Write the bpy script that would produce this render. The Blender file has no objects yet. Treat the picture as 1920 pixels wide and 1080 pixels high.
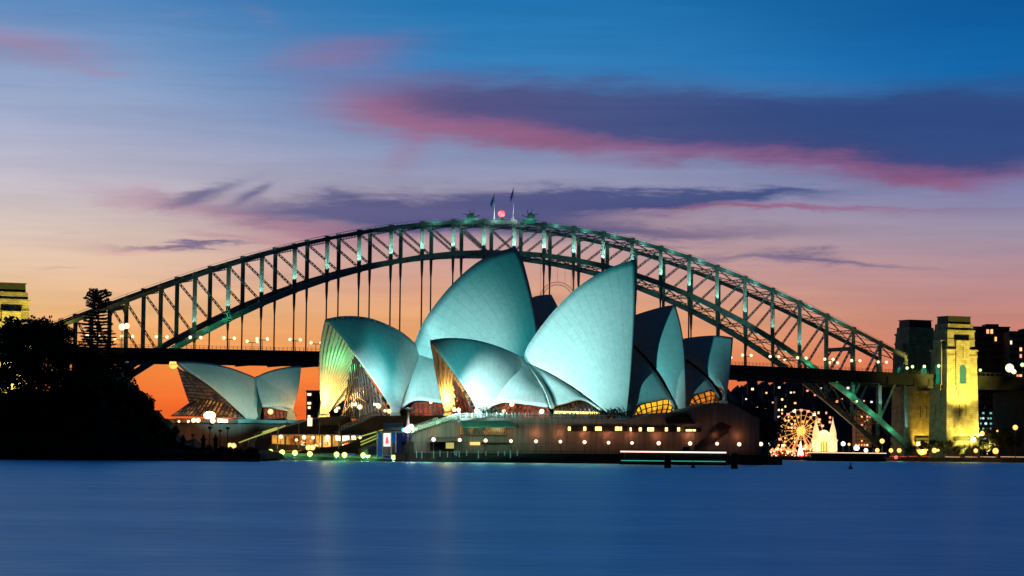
import bpy, math, random
from mathutils import Vector, Matrix
random.seed(7)
# ------------------------------------------------------------------ camera
F = 4885.55                                   # focal length in pixels of the 1920 px photograph
PITCH, ROLL, CAMH = math.atan(307.4/F), math.radians(.6), 3.0
sc = bpy.context.scene
col = sc.collection
cd = bpy.data.cameras.new("camera"); cam = bpy.data.objects.new("camera", cd); col.objects.link(cam)
cd.sensor_width = 36; cd.lens = 36*F/1920; cd.clip_end = 60000; cd.clip_start = .5
_r0, _f = Vector((1, 0, 0)), Vector((0, math.cos(PITCH), math.sin(PITCH)))
_u0 = Vector((0, -math.sin(PITCH), math.cos(PITCH)))
_r = _r0*math.cos(ROLL)+_u0*math.sin(ROLL); _u = -_r0*math.sin(ROLL)+_u0*math.cos(ROLL)
cam.matrix_world = Matrix(((_r.x, _u.x, -_f.x, 0), (_r.y, _u.y, -_f.y, 0), (_r.z, _u.z, -_f.z, CAMH), (0, 0, 0, 1)))
sc.camera = cam
sc.view_settings.view_transform = 'Standard'; sc.view_settings.look = 'None'
sc.view_settings.exposure = 0; sc.view_settings.gamma = 1
sc.cycles.use_light_tree = True
sc.cycles.max_bounces = 5; sc.cycles.diffuse_bounces = 2; sc.cycles.glossy_bounces = 2
sc.cycles.sample_clamp_indirect = 4

def lin(c):
    return tuple((v/255/12.92 if v/255 <= .04045 else ((v/255+.055)/1.055)**2.4) for v in c)

# ------------------------------------------------------------------ world: dusk sky
def make_world():
    w = bpy.data.worlds.new("World"); sc.world = w; w.use_nodes = True
    nt = w.node_tree; N = nt.nodes; L = nt.links; N.clear()
    def node(t, **k):
        n = N.new(t)
        for a, b in k.items(): setattr(n, a, b)
        return n
    def M(op, a, b=None, c=None, clamp=False):
        n = node('ShaderNodeMath', operation=op, use_clamp=clamp)
        for i, v in enumerate((a, b, c)):
            if v is None: continue
            if isinstance(v, (int, float)): n.inputs[i].default_value = v
            else: L.new(v, n.inputs[i])
        return n.outputs[0]
    def mix(f, a, b, bt='MIX'):
        n = node('ShaderNodeMix', data_type='RGBA', blend_type=bt)
        for s, v in ((n.inputs[0], f), (n.inputs[6], a), (n.inputs[7], b)):
            if isinstance(v, (int, float)): s.default_value = v
            elif isinstance(v, tuple): s.default_value = (*v, 1)
            else: L.new(v, s)
        return n.outputs[2]
    def sm(x, a, b):
        n = node('ShaderNodeMapRange', interpolation_type='SMOOTHSTEP')
        L.new(x, n.inputs[0]); n.inputs[1].default_value = a; n.inputs[2].default_value = b
        return n.outputs[0]
    def ramp(x, pts):
        n = node('ShaderNodeValToRGB'); L.new(x, n.inputs[0]); e = n.color_ramp.elements
        e[0].position = pts[0][0]; e[0].color = (*lin(pts[0][1]), 1)
        e[1].position = pts[-1][0]; e[1].color = (*lin(pts[-1][1]), 1)
        for p, c in pts[1:-1]:
            q = e.new(p); q.color = (*lin(c), 1)
        return n.outputs[0]
    tc = node('ShaderNodeTexCoord'); sep = node('ShaderNodeSeparateXYZ'); L.new(tc.outputs['Generated'], sep.inputs[0])
    x, y, z = sep.outputs
    ya = M('MAXIMUM', M('ABSOLUTE', y), .02)
    hyp = M('SQRT', M('ADD', M('MULTIPLY', x, x), M('MULTIPLY', y, y)))
    az = M('DIVIDE', x, ya)                                  # tangent of the azimuth
    el = M('DIVIDE', z, M('MAXIMUM', hyp, .02))              # tangent of the elevation
    # soft warp of directions for the wind-drawn cloud edges
    def noise(su, sv, scale, detail, rough, seed, dist=0):
        cx = node('ShaderNodeCombineXYZ'); L.new(M('MULTIPLY', az, su), cx.inputs[0]); L.new(M('MULTIPLY', el, sv), cx.inputs[1]); cx.inputs[2].default_value = seed
        n = node('ShaderNodeTexNoise'); L.new(cx.outputs[0], n.inputs['Vector'])
        n.inputs['Scale'].default_value = scale; n.inputs['Detail'].default_value = detail; n.inputs['Roughness'].default_value = rough; n.inputs['Distortion'].default_value = dist
        return n.outputs['Fac']
    n1 = M('SUBTRACT', noise(1, 3.2, 13, 4, .55, 1.7, .3), .5)
    n2 = M('SUBTRACT', noise(1, 6, 26, 8, .68, 8.3, .4), .5)
    n3 = M('SUBTRACT', noise(1, 2.0, 9, 3, .5, 4.1), .5)
    # azimuth/elevation in thousandths
    U = M('ADD', M('MULTIPLY', az, 1000), M('ADD', M('MULTIPLY', n3, 26), M('MULTIPLY', n2, 12)))
    V0 = M('MULTIPLY', el, 1000)
    V = M('ADD', V0, M('ADD', M('MULTIPLY', n1, 15), M('MULTIPLY', n2, 12)))
    def fld(blobs):
        tot = None
        for (px, py, rx, ry, slope, s) in blobs:
            cu = (px-960)/F*1000; cv = (847.4+(px-960)*.0105-py)/F*1000; ru = rx/F*1000; rv = ry/F*1000
            du = M('DIVIDE', M('SUBTRACT', U, cu), ru)
            dv = M('DIVIDE', M('SUBTRACT', M('SUBTRACT', V, cv), M('MULTIPLY', M('SUBTRACT', U, cu), slope)), rv)
            q = M('ADD', M('MULTIPLY', du, du), M('MULTIPLY', dv, dv))
            g = M('MULTIPLY', M('EXPONENT', M('MULTIPLY', q, -1.0)), s)
            tot = g if tot is None else M('ADD', tot, g)
        return tot
    k = 1/.3467
    def rp(lst): return [(max(0, (847-yy)/4885*k), c) for yy, c in lst]
    up = [(1.0, (16, 70, 128))]
    eln = M('MULTIPLY', el, k, clamp=True)
    rl = ramp(eln, rp([(847, (236, 92, 36)), (770, (244, 108, 44)), (700, (247, 138, 62)), (650, (246, 168, 96)), (590, (240, 188, 132)), (520, (232, 198, 166)), (440, (220, 200, 188)), (350, (196, 190, 202)), (250, (168, 176, 204)), (130, (134, 160, 198)), (0, (86, 136, 190)), (-300, (30, 94, 154))])+up)
    rm = ramp(eln, rp([(847, (238, 88, 34)), (770, (243, 104, 42)), (700, (244, 132, 62)), (650, (240, 160, 96)), (590, (232, 168, 120)), (520, (214, 162, 144)), (440, (188, 158, 162)), (340, (154, 154, 182)), (250, (118, 142, 184)), (130, (52, 128, 188)), (0, (34, 118, 178)), (-300, (16, 88, 148))])+up)
    rr = ramp(eln, rp([(847, (216, 88, 56)), (770, (224, 96, 60)), (700, (222, 110, 78)), (650, (212, 126, 104)), (590, (200, 136, 124)), (520, (186, 142, 146)), (440, (160, 144, 164)), (360, (130, 134, 174)), (260, (62, 116, 172)), (130, (16, 104, 172)), (0, (14, 88, 152)), (-300, (10, 72, 134))])+up)
    base = mix(sm(az, -.21, -.01), rl, rm); base = mix(sm(az, -.01, .20), base, rr)
    pink = fld([(20, 95, 220, 36, -.12, .8), (200, 138, 60, 8, -.05, .35), (480, 30, 60, 24, -.4, .3), (340, 28, 45, 6, 0, .3),
                (660, 85, 150, 34, .16, .55), (600, 115, 150, 24, .1, .3), (740, 195, 170, 52, -.1, .8), (880, 205, 240, 66, -.05, .75), (900, 250, 260, 30, -.1, .9), (745, 300, 50, 40, .5, .5),
                (1250, 268, 340, 30, -.1, .95), (1600, 304, 260, 36, -.13, .95), (1720, 340, 100, 30, -.3, .6), (1880, 312, 150, 30, .05, .9),
                (330, 388, 190, 20, -.12, .8), (520, 410, 150, 30, -.2, .5), (660, 440, 240, 26, .02, .75), (560, 470, 150, 16, .1, .4), (420, 445, 110, 9, -.12, .5), (280, 463, 130, 10, .03, .7), (110, 508, 60, 6, .05, .6), (130, 436, 28, 2.5, 0, .45),
                (1250, 388, 240, 16, 0, .75), (1500, 400, 260, 7, -.04, .7), (1150, 425, 330, 22, -.05, .6), (1700, 402, 300, 5, -.02, .45), (1560, 510, 260, 18, -.02, .3), (1000, 555, 120, 12, 0, .45), (560, 510, 180, 12, .1, .3)])
    blue = fld([(1010, 192, 250, 50, -.08, .85), (1330, 208, 330, 58, -.05, 1.05), (1650, 240, 330, 68, -.05, 1.25), (1900, 224, 240, 74, .1, 1.3), (850, 185, 170, 44, -.05, .75),
                (1350, 240, 300, 34, -.08, .8), (1800, 290, 120, 34, 0, .7), (100, 42, 90, 12, -.1, .25),
                (390, 362, 80, 12, .35, .9), (475, 357, 34, 9, .5, .85), (640, 394, 260, 30, -.02, 1.3), (900, 390, 260, 30, .04, 1.25), (1130, 380, 280, 20, .06, 1.1), (1300, 372, 300, 15, .03, .85), (1480, 362, 110, 7, .12, .5), (1250, 428, 330, 16, -.03, .55),
                (320, 459, 110, 5, .0, .95), (400, 462, 90, 4, .02, .6), (1420, 490, 260, 13, -.05, .8), (1200, 440, 300, 10, -.03, .4), (1000, 430, 260, 20, 0, .6), (740, 430, 160, 12, .1, .5), (1600, 500, 200, 7, -.02, .4)])
    pk = sm(pink, .0, 1.5); bl = sm(blue, .0, 1.6)
    pc = mix(sm(az, -.13, .02), lin((176, 118, 146)), lin((150, 80, 118)))
    bc = mix(sm(az, -.1, .15), lin((88, 88, 134)), lin((48, 72, 126)))
    c = mix(M('MULTIPLY', pk, .80), base, pc)
    c = mix(M('MULTIPLY', bl, .93), c, bc)
    # gentle streaks everywhere
    stre = noise(.6, 9, 16, 4, .6, 3.3)
    c = mix(1.0, c, mix(sm(stre, .3, .72), (.93, .93, .95), (1.06, 1.05, 1.04)), 'MULTIPLY')
    # the sky texture gives the darker half of the sky, away from the afterglow
    sky = node('ShaderNodeTexSky', sky_type='NISHITA', sun_disc=False)
    sky.sun_elevation = math.radians(-1.5); sky.sun_rotation = math.radians(0); sky.air_density = 1.2; sky.ozone_density = 3
    ns = mix(1.0, sky.outputs[0], (.008, .008, .008), 'MULTIPLY')
    east = mix(1.0, ramp(eln, [(0, (16, 15, 20)), (.3, (10, 12, 18)), (1, (5, 8, 14))]), ns, 'ADD')
    c = mix(sm(y, .0, .7), east, c)
    high = mix(sm(el, .35, 1.4), c, lin((12, 34, 58)))
    low = mix(sm(z, -.02, -.001), lin((10, 20, 44)), high)
    bg = node('ShaderNodeBackground'); L.new(low, bg.inputs[0]); bg.inputs[1].default_value = 1.0
    out = node('ShaderNodeOutputWorld'); L.new(bg.outputs[0], out.inputs[0])
    w.cycles.sampling_method = 'AUTOMATIC'
make_world()

# ------------------------------------------------------------------ helpers
def at(px, py, Y):
    """world point seen at photograph pixel px,py at depth Y (metres)"""
    xr, yr = px-960, 540-py
    x = xr*math.cos(ROLL)-yr*math.sin(ROLL); y = xr*math.sin(ROLL)+yr*math.cos(ROLL)
    d = Vector((x/F, math.cos(PITCH)-y/F*math.sin(PITCH), math.sin(PITCH)+y/F*math.cos(PITCH)))
    d *= Y/d.y
    return Vector((d.x, d.y, d.z+CAMH))
def gx(px, Y): return (px-960)/F*Y
def horizon(px): return 847.4+(px-960)*.0105

MATS = {}
def mat(name, c, rough=.7, metal=0, var=.25, scale=.5, emit=None, es=1.0, bump=0, kind='noise', tex='Object', joint=None):
    if name in MATS: return MATS[name]
    m = bpy.data.materials.new(name); m.use_nodes = True; nt = m.node_tree; b = nt.nodes['Principled BSDF']
    b.inputs['Roughness'].default_value = rough; b.inputs['Metallic'].default_value = metal
    tc = nt.nodes.new('ShaderNodeTexCoord'); n = nt.nodes.new('ShaderNodeTexNoise'); n.inputs['Scale'].default_value = scale; n.inputs['Detail'].default_value = 5
    mp = nt.nodes.new('ShaderNodeMapping')
    if kind == 'vstreak': mp.inputs['Scale'].default_value = (3, 3, .25)
    nt.links.new(tc.outputs[tex], mp.inputs[0]); nt.links.new(mp.outputs[0], n.inputs['Vector'])
    r = nt.nodes.new('ShaderNodeValToRGB'); r.color_ramp.elements[0].position = .3; r.color_ramp.elements[1].position = .7
    r.color_ramp.elements[0].color = (*[v*(1-var) for v in c], 1); r.color_ramp.elements[1].color = (*[min(1, v*(1+var)) for v in c], 1)
    nt.links.new(n.outputs['Fac'], r.inputs[0]); nt.links.new(r.outputs[0], b.inputs['Base Color'])
    if bump:
        bp = nt.nodes.new('ShaderNodeBump'); bp.inputs['Strength'].default_value = bump; bp.inputs['Distance'].default_value = .3
        n2 = nt.nodes.new('ShaderNodeTexNoise'); n2.inputs['Scale'].default_value = scale*4; nt.links.new(tc.outputs['Object'], n2.inputs['Vector'])
        nt.links.new(n2.outputs['Fac'], bp.inputs['Height']); nt.links.new(bp.outputs[0], b.inputs['Normal'])
    if joint:
        sp = nt.nodes.new('ShaderNodeSeparateXYZ'); nt.links.new(tc.outputs['Object'], sp.inputs[0]); ad = nt.nodes.new('ShaderNodeMath'); nt.links.new(sp.outputs[0], ad.inputs[0]); nt.links.new(sp.outputs[1], ad.inputs[1])
        cb = nt.nodes.new('ShaderNodeCombineXYZ'); nt.links.new(ad.outputs[0], cb.inputs[0]); nt.links.new(sp.outputs[2], cb.inputs[1])
        bk = nt.nodes.new('ShaderNodeTexBrick'); nt.links.new(cb.outputs[0], bk.inputs['Vector']); bk.inputs['Scale'].default_value = 1; bk.inputs['Brick Width'].default_value = joint[0]; bk.inputs['Row Height'].default_value = joint[1]; bk.inputs['Mortar Size'].default_value = joint[2]; bk.offset = joint[3]
        bk.inputs['Color1'].default_value = (1, 1, 1, 1); bk.inputs['Color2'].default_value = (.82, .80, .78, 1); bk.inputs['Mortar'].default_value = (.62, .6, .56, 1)
        mm = nt.nodes.new('ShaderNodeMix'); mm.data_type = 'RGBA'; mm.blend_type = 'MULTIPLY'; mm.inputs[0].default_value = 1; nt.links.new(r.outputs[0], mm.inputs[6]); nt.links.new(bk.outputs['Color'], mm.inputs[7]); nt.links.new(mm.outputs[2], b.inputs['Base Color'])
    if emit:
        b.inputs['Emission Color'].default_value = (*emit, 1); b.inputs['Emission Strength'].default_value = es
    MATS[name] = m; return m

def catmull(P, n):
    """resample a list of points (vectors) with a Catmull-Rom spline to n+1 points, by chord length"""
    P = [Vector(p) for p in P]; d = [0]
    for a, b in zip(P, P[1:]): d.append(d[-1]+(b-a).length)
    out = []
    for i in range(n+1):
        s = d[-1]*i/n; k = 0
        while k < len(P)-2 and s > d[k+1]: k += 1
        t = (s-d[k])/max(d[k+1]-d[k], 1e-6); t = min(max(t, 0), 1)
        p1, p2 = P[k], P[k+1]; L = d[k+1]-d[k]
        m1 = (p2-P[k-1])*(L/(d[k+1]-d[k-1])) if k > 0 else (p2-p1)
        m2 = (P[k+2]-p1)*(L/(d[k+2]-d[k])) if k < len(P)-2 else (p2-p1)
        t2, t3 = t*t, t*t*t
        out.append(p1*(2*t3-3*t2+1)+m1*(t3-2*t2+t)+p2*(3*t2-2*t3)+m2*(t3-t2))
    return out

WL = {}
class MB:
    def __init__(s): s.v = []; s.f = []; s.uv = None
    def add(s, vs, fs):
        o = len(s.v); s.v += [Vector(v) for v in vs]; s.f += [tuple(i+o for i in f) for f in fs]; return s
    def box(s, c, size, ax=None, taper=1.0):
        """c: centre of the base; ax: angle about z"""
        a = ax or 0; ca, sa = math.cos(a), math.sin(a); vs = []
        for z, k in ((0, 1), (size[2], taper)):
            for x, y in ((-1, -1), (1, -1), (1, 1), (-1, 1)):
                X, Y = x*size[0]/2*k, y*size[1]/2*k
                vs.append((c[0]+X*ca-Y*sa, c[1]+X*sa+Y*ca, c[2]+z))
        return s.add(vs, [(3, 2, 1, 0), (4, 5, 6, 7), (0, 1, 5, 4), (1, 2, 6, 5), (2, 3, 7, 6), (3, 0, 4, 7)])
    def beam(s, p, q, w, h=None, w2=None, h2=None):
        p, q = Vector(p), Vector(q); h = h or w; w2 = w2 or w; h2 = h2 or h
        d = (q-p).normalized(); side = d.cross(Vector((0, 0, 1)))
        if side.length < .05: side = Vector((math.cos(.4329), math.sin(.4329), 0))
        side.normalize(); up = side.cross(d).normalized(); vs = []
        for c, a, b in ((p, w, h), (q, w2, h2)):
            for x, y in ((-1, -1), (1, -1), (1, 1), (-1, 1)): vs.append(c+side*x*a/2+up*y*b/2)
        return s.add(vs, [(3, 2, 1, 0), (4, 5, 6, 7), (0, 1, 5, 4), (1, 2, 6, 5), (2, 3, 7, 6), (3, 0, 4, 7)])
    def tube(s, p, q, r, r2=None, n=6):
        p, q = Vector(p), Vector(q); r2 = r if r2 is None else r2; d = (q-p).normalized()
        a = d.orthogonal().normalized(); b = d.cross(a); vs = []
        for c, rr in ((p, r), (q, r2)):
            for i in range(n):
                t = 2*math.pi*i/n; vs.append(c+(a*math.cos(t)+b*math.sin(t))*rr)
        fs = [(i, (i+1) % n, n+(i+1) % n, n+i) for i in range(n)]
        fs += [tuple(range(n-1, -1, -1)), tuple(range(n, 2*n))]
        return s.add(vs, fs)
    def lathe(s, c, prof, n=12):
        vs = []; fs = []; c = Vector(c)
        for r, z in prof:
            for i in range(n):
                t = 2*math.pi*i/n; vs.append(c+Vector((r*math.cos(t), r*math.sin(t), z)))
        for k in range(len(prof)-1):
            for i in range(n): fs.append((k*n+i, k*n+(i+1) % n, (k+1)*n+(i+1) % n, (k+1)*n+i))
        fs.append(tuple(range(n-1, -1, -1))); fs.append(tuple(range((len(prof)-1)*n, len(prof)*n)))
        return s.add(vs, fs)
    def ball(s, c, r, n=10, m=6, sz=1):
        return s.lathe(c, [(max(r*math.sin(math.pi*k/m), .01), -r*sz*math.cos(math.pi*k/m)) for k in range(m+1)], n)
    def prism(s, poly, back):
        """poly: coplanar points; extrude by vector back"""
        n = len(poly); back = Vector(back); vs = [Vector(p) for p in poly]+[Vector(p)+back for p in poly]
        fs = [tuple(range(n)), tuple(range(2*n-1, n-1, -1))]+[((i+1) % n, i, n+i, n+(i+1) % n) for i in range(n)]
        return s.add(vs, fs)
    def grid(s, rows):
        n = len(rows[0]); vs = [p for r in rows for p in r]
        return s.add(vs, [(i*n+j, i*n+j+1, (i+1)*n+j+1, (i+1)*n+j) for i in range(len(rows)-1) for j in range(n-1)])
    def build(s, name, m, parent=None, smooth=False, solid=0, tris=False):
        me = bpy.data.meshes.new(name); o = bpy.data.objects.new(name, me); col.objects.link(o)
        off = WL.get(parent.name, Vector()) if parent else Vector()
        me.from_pydata([tuple(v-off) for v in s.v], [], s.f); me.materials.append(m)
        if s.uv:
            ul = me.uv_layers.new(name='UVMap')
            for lp in me.loops: ul.data[lp.index].uv = s.uv[lp.vertex_index]
        me.validate(); me.update()
        if smooth:
            for p in me.polygons: p.use_smooth = True
        if parent: o.parent = parent; WL[o.name] = off
        if solid:
            md = o.modifiers.new('thick', 'SOLIDIFY'); md.thickness = solid; md.offset = -1; md.use_even_offset = False
        return o
def tag(o, label, cat, group=None, kind=None):
    if label: o['label'] = label
    if cat: o['category'] = cat
    if group: o['group'] = group
    if kind: o['kind'] = kind
    return o
def thing(name, label, cat, loc=(0, 0, 0), group=None):
    o = bpy.data.objects.new(name, None); o.empty_display_size = .5; col.objects.link(o); o.location = loc
    WL[o.name] = Vector(loc); return tag(o, label, cat, group)
def copy_tree(o, loc=None, rz=None, scale=None, label=None, parent=None, group=None):
    c = o.copy(); col.objects.link(c); c.parent = parent
    if loc is not None: c.location = loc
    if rz is not None: c.rotation_euler = (0, 0, rz)
    if scale is not None: c.scale = scale if isinstance(scale, tuple) else (scale,)*3
    if label: c['label'] = label
    if group: c['group'] = group
    for ch in o.children: copy_tree(ch, parent=c)
    return c
def lamp(p, c, power, r=.3, name='lamp_light'):
    d = bpy.data.lights.new(name, 'POINT'); d.color = c; d.energy = power; d.shadow_soft_size = r
    o = bpy.data.objects.new(name, d); col.objects.link(o); o.location = p; return o
def spot(p, target, c, power, ang, blend=.5, r=.5, name='floodlight_beam'):
    d = bpy.data.lights.new(name, 'SPOT'); d.color = c; d.energy = power; d.shadow_soft_size = r; d.spot_size = math.radians(ang); d.spot_blend = blend
    o = bpy.data.objects.new(name, d); col.objects.link(o); o.location = p
    o.rotation_euler = (Vector(target)-Vector(p)).to_track_quat('-Z', 'Y').to_euler(); return o

def emat(name, c, s):
    return mat(name, (.6, .6, .6), emit=c, es=s)
# ------------------------------------------------------------------ water
def water():
    m = bpy.data.materials.new('harbour_water'); m.use_nodes = True; nt = m.node_tree; N = nt.nodes; L = nt.links; N.clear()
    tc = N.new('ShaderNodeTexCoord'); mp = N.new('ShaderNodeMapping'); mp.inputs['Scale'].default_value = (.03, .06, 1); L.new(tc.outputs['Object'], mp.inputs[0])
    n = N.new('ShaderNodeTexNoise'); n.inputs['Scale'].default_value = 1; n.inputs['Detail'].default_value = 8; n.inputs['Roughness'].default_value = .6; L.new(mp.outputs[0], n.inputs[0])
    mp2 = N.new('ShaderNodeMapping'); mp2.inputs['Scale'].default_value = (.35, .9, 1); L.new(tc.outputs['Object'], mp2.inputs[0])
    n2 = N.new('ShaderNodeTexNoise'); n2.inputs['Scale'].default_value = 1; n2.inputs['Detail'].default_value = 5; L.new(mp2.outputs[0], n2.inputs[0])
    r = N.new('ShaderNodeValToRGB'); e = r.color_ramp.elements; e[0].position = .3; e[1].position = .72
    e[0].color = (.30, .52, .9, 1); e[1].color = (.36, .6, .98, 1); L.new(n.outputs['Fac'], r.inputs[0])
    d = N.new('ShaderNodeBsdfDiffuse'); L.new(r.outputs[0], d.inputs[0])
    g = N.new('ShaderNodeBsdfGlossy'); g.inputs['Roughness'].default_value = .38
    r2 = N.new('ShaderNodeValToRGB'); e = r2.color_ramp.elements; e[0].position = .3; e[1].position = .7
    e[0].color = (.48, .82, .98, 1); e[1].color = (.78, 1, 1, 1); L.new(n2.outputs['Fac'], r2.inputs[0]); L.new(r2.outputs[0], g.inputs[0])  # light and shade of ripples put into the reflection colour
    bp = N.new('ShaderNodeBump'); bp.inputs['Strength'].default_value = .3; bp.inputs['Distance'].default_value = .12; L.new(n2.outputs['Fac'], bp.inputs['Height']); L.new(bp.outputs[0], g.inputs['Normal'])
    mc = N.new('ShaderNodeMix'); mc.data_type = 'RGBA'; mc.blend_type = 'MULTIPLY'; mc.inputs[0].default_value = 1; L.new(r2.outputs[0], mc.inputs[6]); r3 = N.new('ShaderNodeValToRGB'); r3.color_ramp.elements[0].position = .35; r3.color_ramp.elements[1].position = .65; r3.color_ramp.elements[0].color = (.80, .84, .88, 1); r3.color_ramp.elements[1].color = (1, 1, 1, 1); L.new(n.outputs['Fac'], r3.inputs[0]); L.new(r3.outputs[0], mc.inputs[7]); L.new(mc.outputs[2], g.inputs[0])
    
    mx = N.new('ShaderNodeMixShader'); mx.inputs[0].default_value = .95; L.new(d.outputs[0], mx.inputs[1]); L.new(g.outputs[0], mx.inputs[2])
    o = N.new('ShaderNodeOutputMaterial'); L.new(mx.outputs[0], o.inputs[0])
    b = MB()
    xs = [-20000, -3000, -800, 0, 800, 3000, 20000]; ys = [-300, 0, 300, 900, 2000, 6000, 45000]
    b.grid([[Vector((x, y, 0)) for x in xs] for y in ys])
    tag(b.build('water', m), 'deep blue harbour water smooth at dusk', 'water', kind='structure')
water()
# ------------------------------------------------------------------ bridge
TH, BX, BY, PN = .4329, .8643, 1405.58, 17.96
CT, ST = math.cos(TH), math.sin(TH)
def bp(t, off=0, z=0): return Vector((BX+PN*t*CT-off*ST, BY+PN*t*ST+off*CT, z))
def Ht(t): return 126.97-.40311*t*t+3.4938e-4*t**4-.08*t
def Hb(t): return 110.43-.51709*t*t+.3856e-4*t**4-.08*t
def Hd(t): return 54.03-.01227*t*t-.08*t
STEEL = mat('grey_green_steel', (.27, .31, .29), rough=.45, metal=.3, var=.3, scale=.4)
STEELD = mat('dark_steel', (.07, .08, .08), rough=.6, var=.3, scale=.4)
DECKM = mat('bridge_deck_steel', (.02, .022, .022), rough=.7, var=.3, scale=.3)
def bridge():
    br = thing('arch_bridge', 'long steel truss arch bridge spanning behind the sail roofs, floodlit green', 'bridge', bp(0, 15, 0))
    for off in (0, 30):
        for name, H, w in (('top_chord', Ht, 1.9), ('bottom_chord', Hb, 2.6)):
            b = MB()
            for t in range(-14, 14):
                k = w*(1+.25*abs(t)/14*(name == 'bottom_chord'))
                b.beam(bp(t, off, H(t)), bp(t+1, off, H(t+1)), 1.6, k)
                c0 = bp(t, off, H(t)); b.box((c0.x, c0.y, c0.z-1.5), (2.6, 1.9, 3.0), TH)
            if name == 'top_chord':      # walkway rail on the chord
                for t in range(-28, 28):
                    a, c = bp(t/2, off, Ht(t/2)+1.9), bp((t+1)/2, off, Ht((t+1)/2)+1.9); b.beam(a, c, .14); b.beam(a, a-Vector((0, 0, 1.2)), .14)
            b.build(name, STEEL, br)
        for t in range(-14, 15):
            b = MB(); z0, z1 = Hb(t)+1.2, Ht(t)-.9
            p0, p1 = bp(t, off, z0), bp(t, off, z1); s = Vector((CT, ST, 0))*.62
            for q in (-s, s): b.beam(p0+q, p1+q, 1.0, .34)      # two flanges laced together
            L = z1-z0; n = max(3, int(L/2.2))
            for i in range(n):
                a, c = p0.lerp(p1, i/n), p0.lerp(p1, (i+1)/n); sg = 1 if i % 2 else -1
                b.beam(a+s*sg, c-s*sg, .5, .5); b.beam(c-s*.9, c+s*.9, .5, .7)
            b.beam(p0+Vector((ST, -CT, 0))*-.3, p1+Vector((ST, -CT, 0))*-.3, .9, .1)
            b.build('post', STEEL, br)
        for t in range(-14, 14):
            a, c = (t, t+1) if t < 0 else (t+1, t)
            b = MB(); p, q = bp(a, off, Ht(a)-.7), bp(c, off, Hb(c)+.9); s = (q-p).normalized().cross(Vector((-ST, CT, 0))).normalized()*.45
            b.beam(p+s, q+s, .8, .25); b.beam(p-s, q-s, .8, .25); n = 12
            for i in range(n): b.beam(p.lerp(q, i/n)+s*(1 if i % 2 else -1), p.lerp(q, (i+1)/n)-s*(1 if i % 2 else -1), .5, .32)
            b.build('diagonal', STEEL, br)
        for t in range(-10, 11):
            if Hb(t) < Hd(t)+4: continue
            b = MB(); z1, z0 = Hb(t)-1.3, Hd(t); k = min(10, (z1-z0)*.35)
            b.beam(bp(t, off, z1), bp(t, off, z1-k*.6), 1.0, 2.0, .9, 1.5); b.beam(bp(t, off, z1-k*.6), bp(t, off, z1-k), .9, 1.5, .6, .7); b.beam(bp(t, off, z1-k), bp(t, off, z0), .6, .62)
            b.build('hanger', STEELD, br)
        for e in (-14, 14):
            b = MB(); c = bp(e, off, Hb(e)); b.box((c.x, c.y, c.z-7), (7, 6, 5.2), TH, .6); b.tube(c+Vector((ST, -CT, 0))*-2.4, c+Vector((ST, -CT, 0))*2.4, 1.5, n=12)
            b.build('bearing', STEELD, br)
    for H, dz in ((Ht, -.3), (Hb, .2)):
        for t in range(-14, 14):
            b = MB(); a0, a1 = bp(t, .8, H(t)+dz), bp(t, 29.2, H(t)+dz); c0, c1 = bp(t+1, .8, H(t+1)+dz), bp(t+1, 29.2, H(t+1)+dz); mid = (c0+c1)/2
            dn = Vector((0, 0, -1.7))
            b.beam(a0, a1, .4, .4); b.beam(a0+dn, a1+dn, .4, .4)
            for i in range(14): b.beam(a0.lerp(a1, i/14)+dn*(i % 2), a0.lerp(a1, (i+1)/14)+dn*((i+1) % 2), .22)
            b.beam(a0, mid, .5, .5); b.beam(a1, mid, .5, .5); b.beam(a0.lerp(a1, .5), c0, .35); b.beam(a0.lerp(a1, .5), c1, .35)
            b.build('cross_brace', STEELD, br)
    for e in (-12, 12):      # portal frames over the roadway
        b = MB(); za = Ht(e)-3
        if e > 0:
            za = Hd(e)+13
        b.beam(bp(e, .5, za), bp(e, 29.5, za), .8, 2.2); b.beam(bp(e, .5, za-5), bp(e, 5.5, za-1), .6, .8); b.beam(bp(e, 29.5, za-5), bp(e, 24.5, za-1), .6, .8)
        b.build('portal_frame', STEELD, br)
    b = MB()
    def strip(b, off0, off1, z0, z1, t0=-19, t1=14.6, n=40):
        rows = []
        for i in range(n+1):
            t = t0+(t1-t0)*i/n; d = Hd(min(max(t, -14), 15)); rows.append([bp(t, off0, d+z0), bp(t, off0, d+z1), bp(t, off1, d+z1), bp(t, off1, d+z0), bp(t, off0, d+z0)])
        b.grid(rows)
    strip(b, -9.5, 39.5, -2.4, 0)
    strip(b, -8.6, -7.6, -6.6, -2.4); strip(b, 37.6, 38.6, -6.6, -2.4); strip(b, -.5, .5, -6.4, -2.4); strip(b, 29.5, 30.5, -6.4, -2.4)
    b.build('deck', DECKM, br)
    for t in range(-14, 15):
        b = MB(); z = Hd(t); b.beam(bp(t, -9, z-4.9), bp(t, 39, z-4.9), 1.0, 4.9)
        b.build('cross_girder', DECKM, br)
    for off in (-9.4, 39.4):
        b = MB()
        for i in range(-28*4, 28*4+6):
            t = i/8; z = Hd(t); b.beam(bp(t, off, z), bp(t, off, z+1.6), .16)
        for h in (.8, 1.6):
            for i in range(-28, 29): b.beam(bp(i/2, off, Hd(i/2)+h), bp(i/2+.5, off, Hd(i/2+.5)+h), .12)
        b.build('railing', STEELD, br)
    b = MB()
    for i in range(-28, 28): b.beam(bp(i/2, -7, Hd(i/2)-8.0), bp(i/2+.5, -7, Hd(i/2+.5)-8.0), .25); b.beam(bp(i/2, -7, Hd(i/2)-6.6), bp(i/2, -7, Hd(i/2)-8.0), .2)
    b.build('gantry_rail', STEELD, br)
    return br
bridge()
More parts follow.
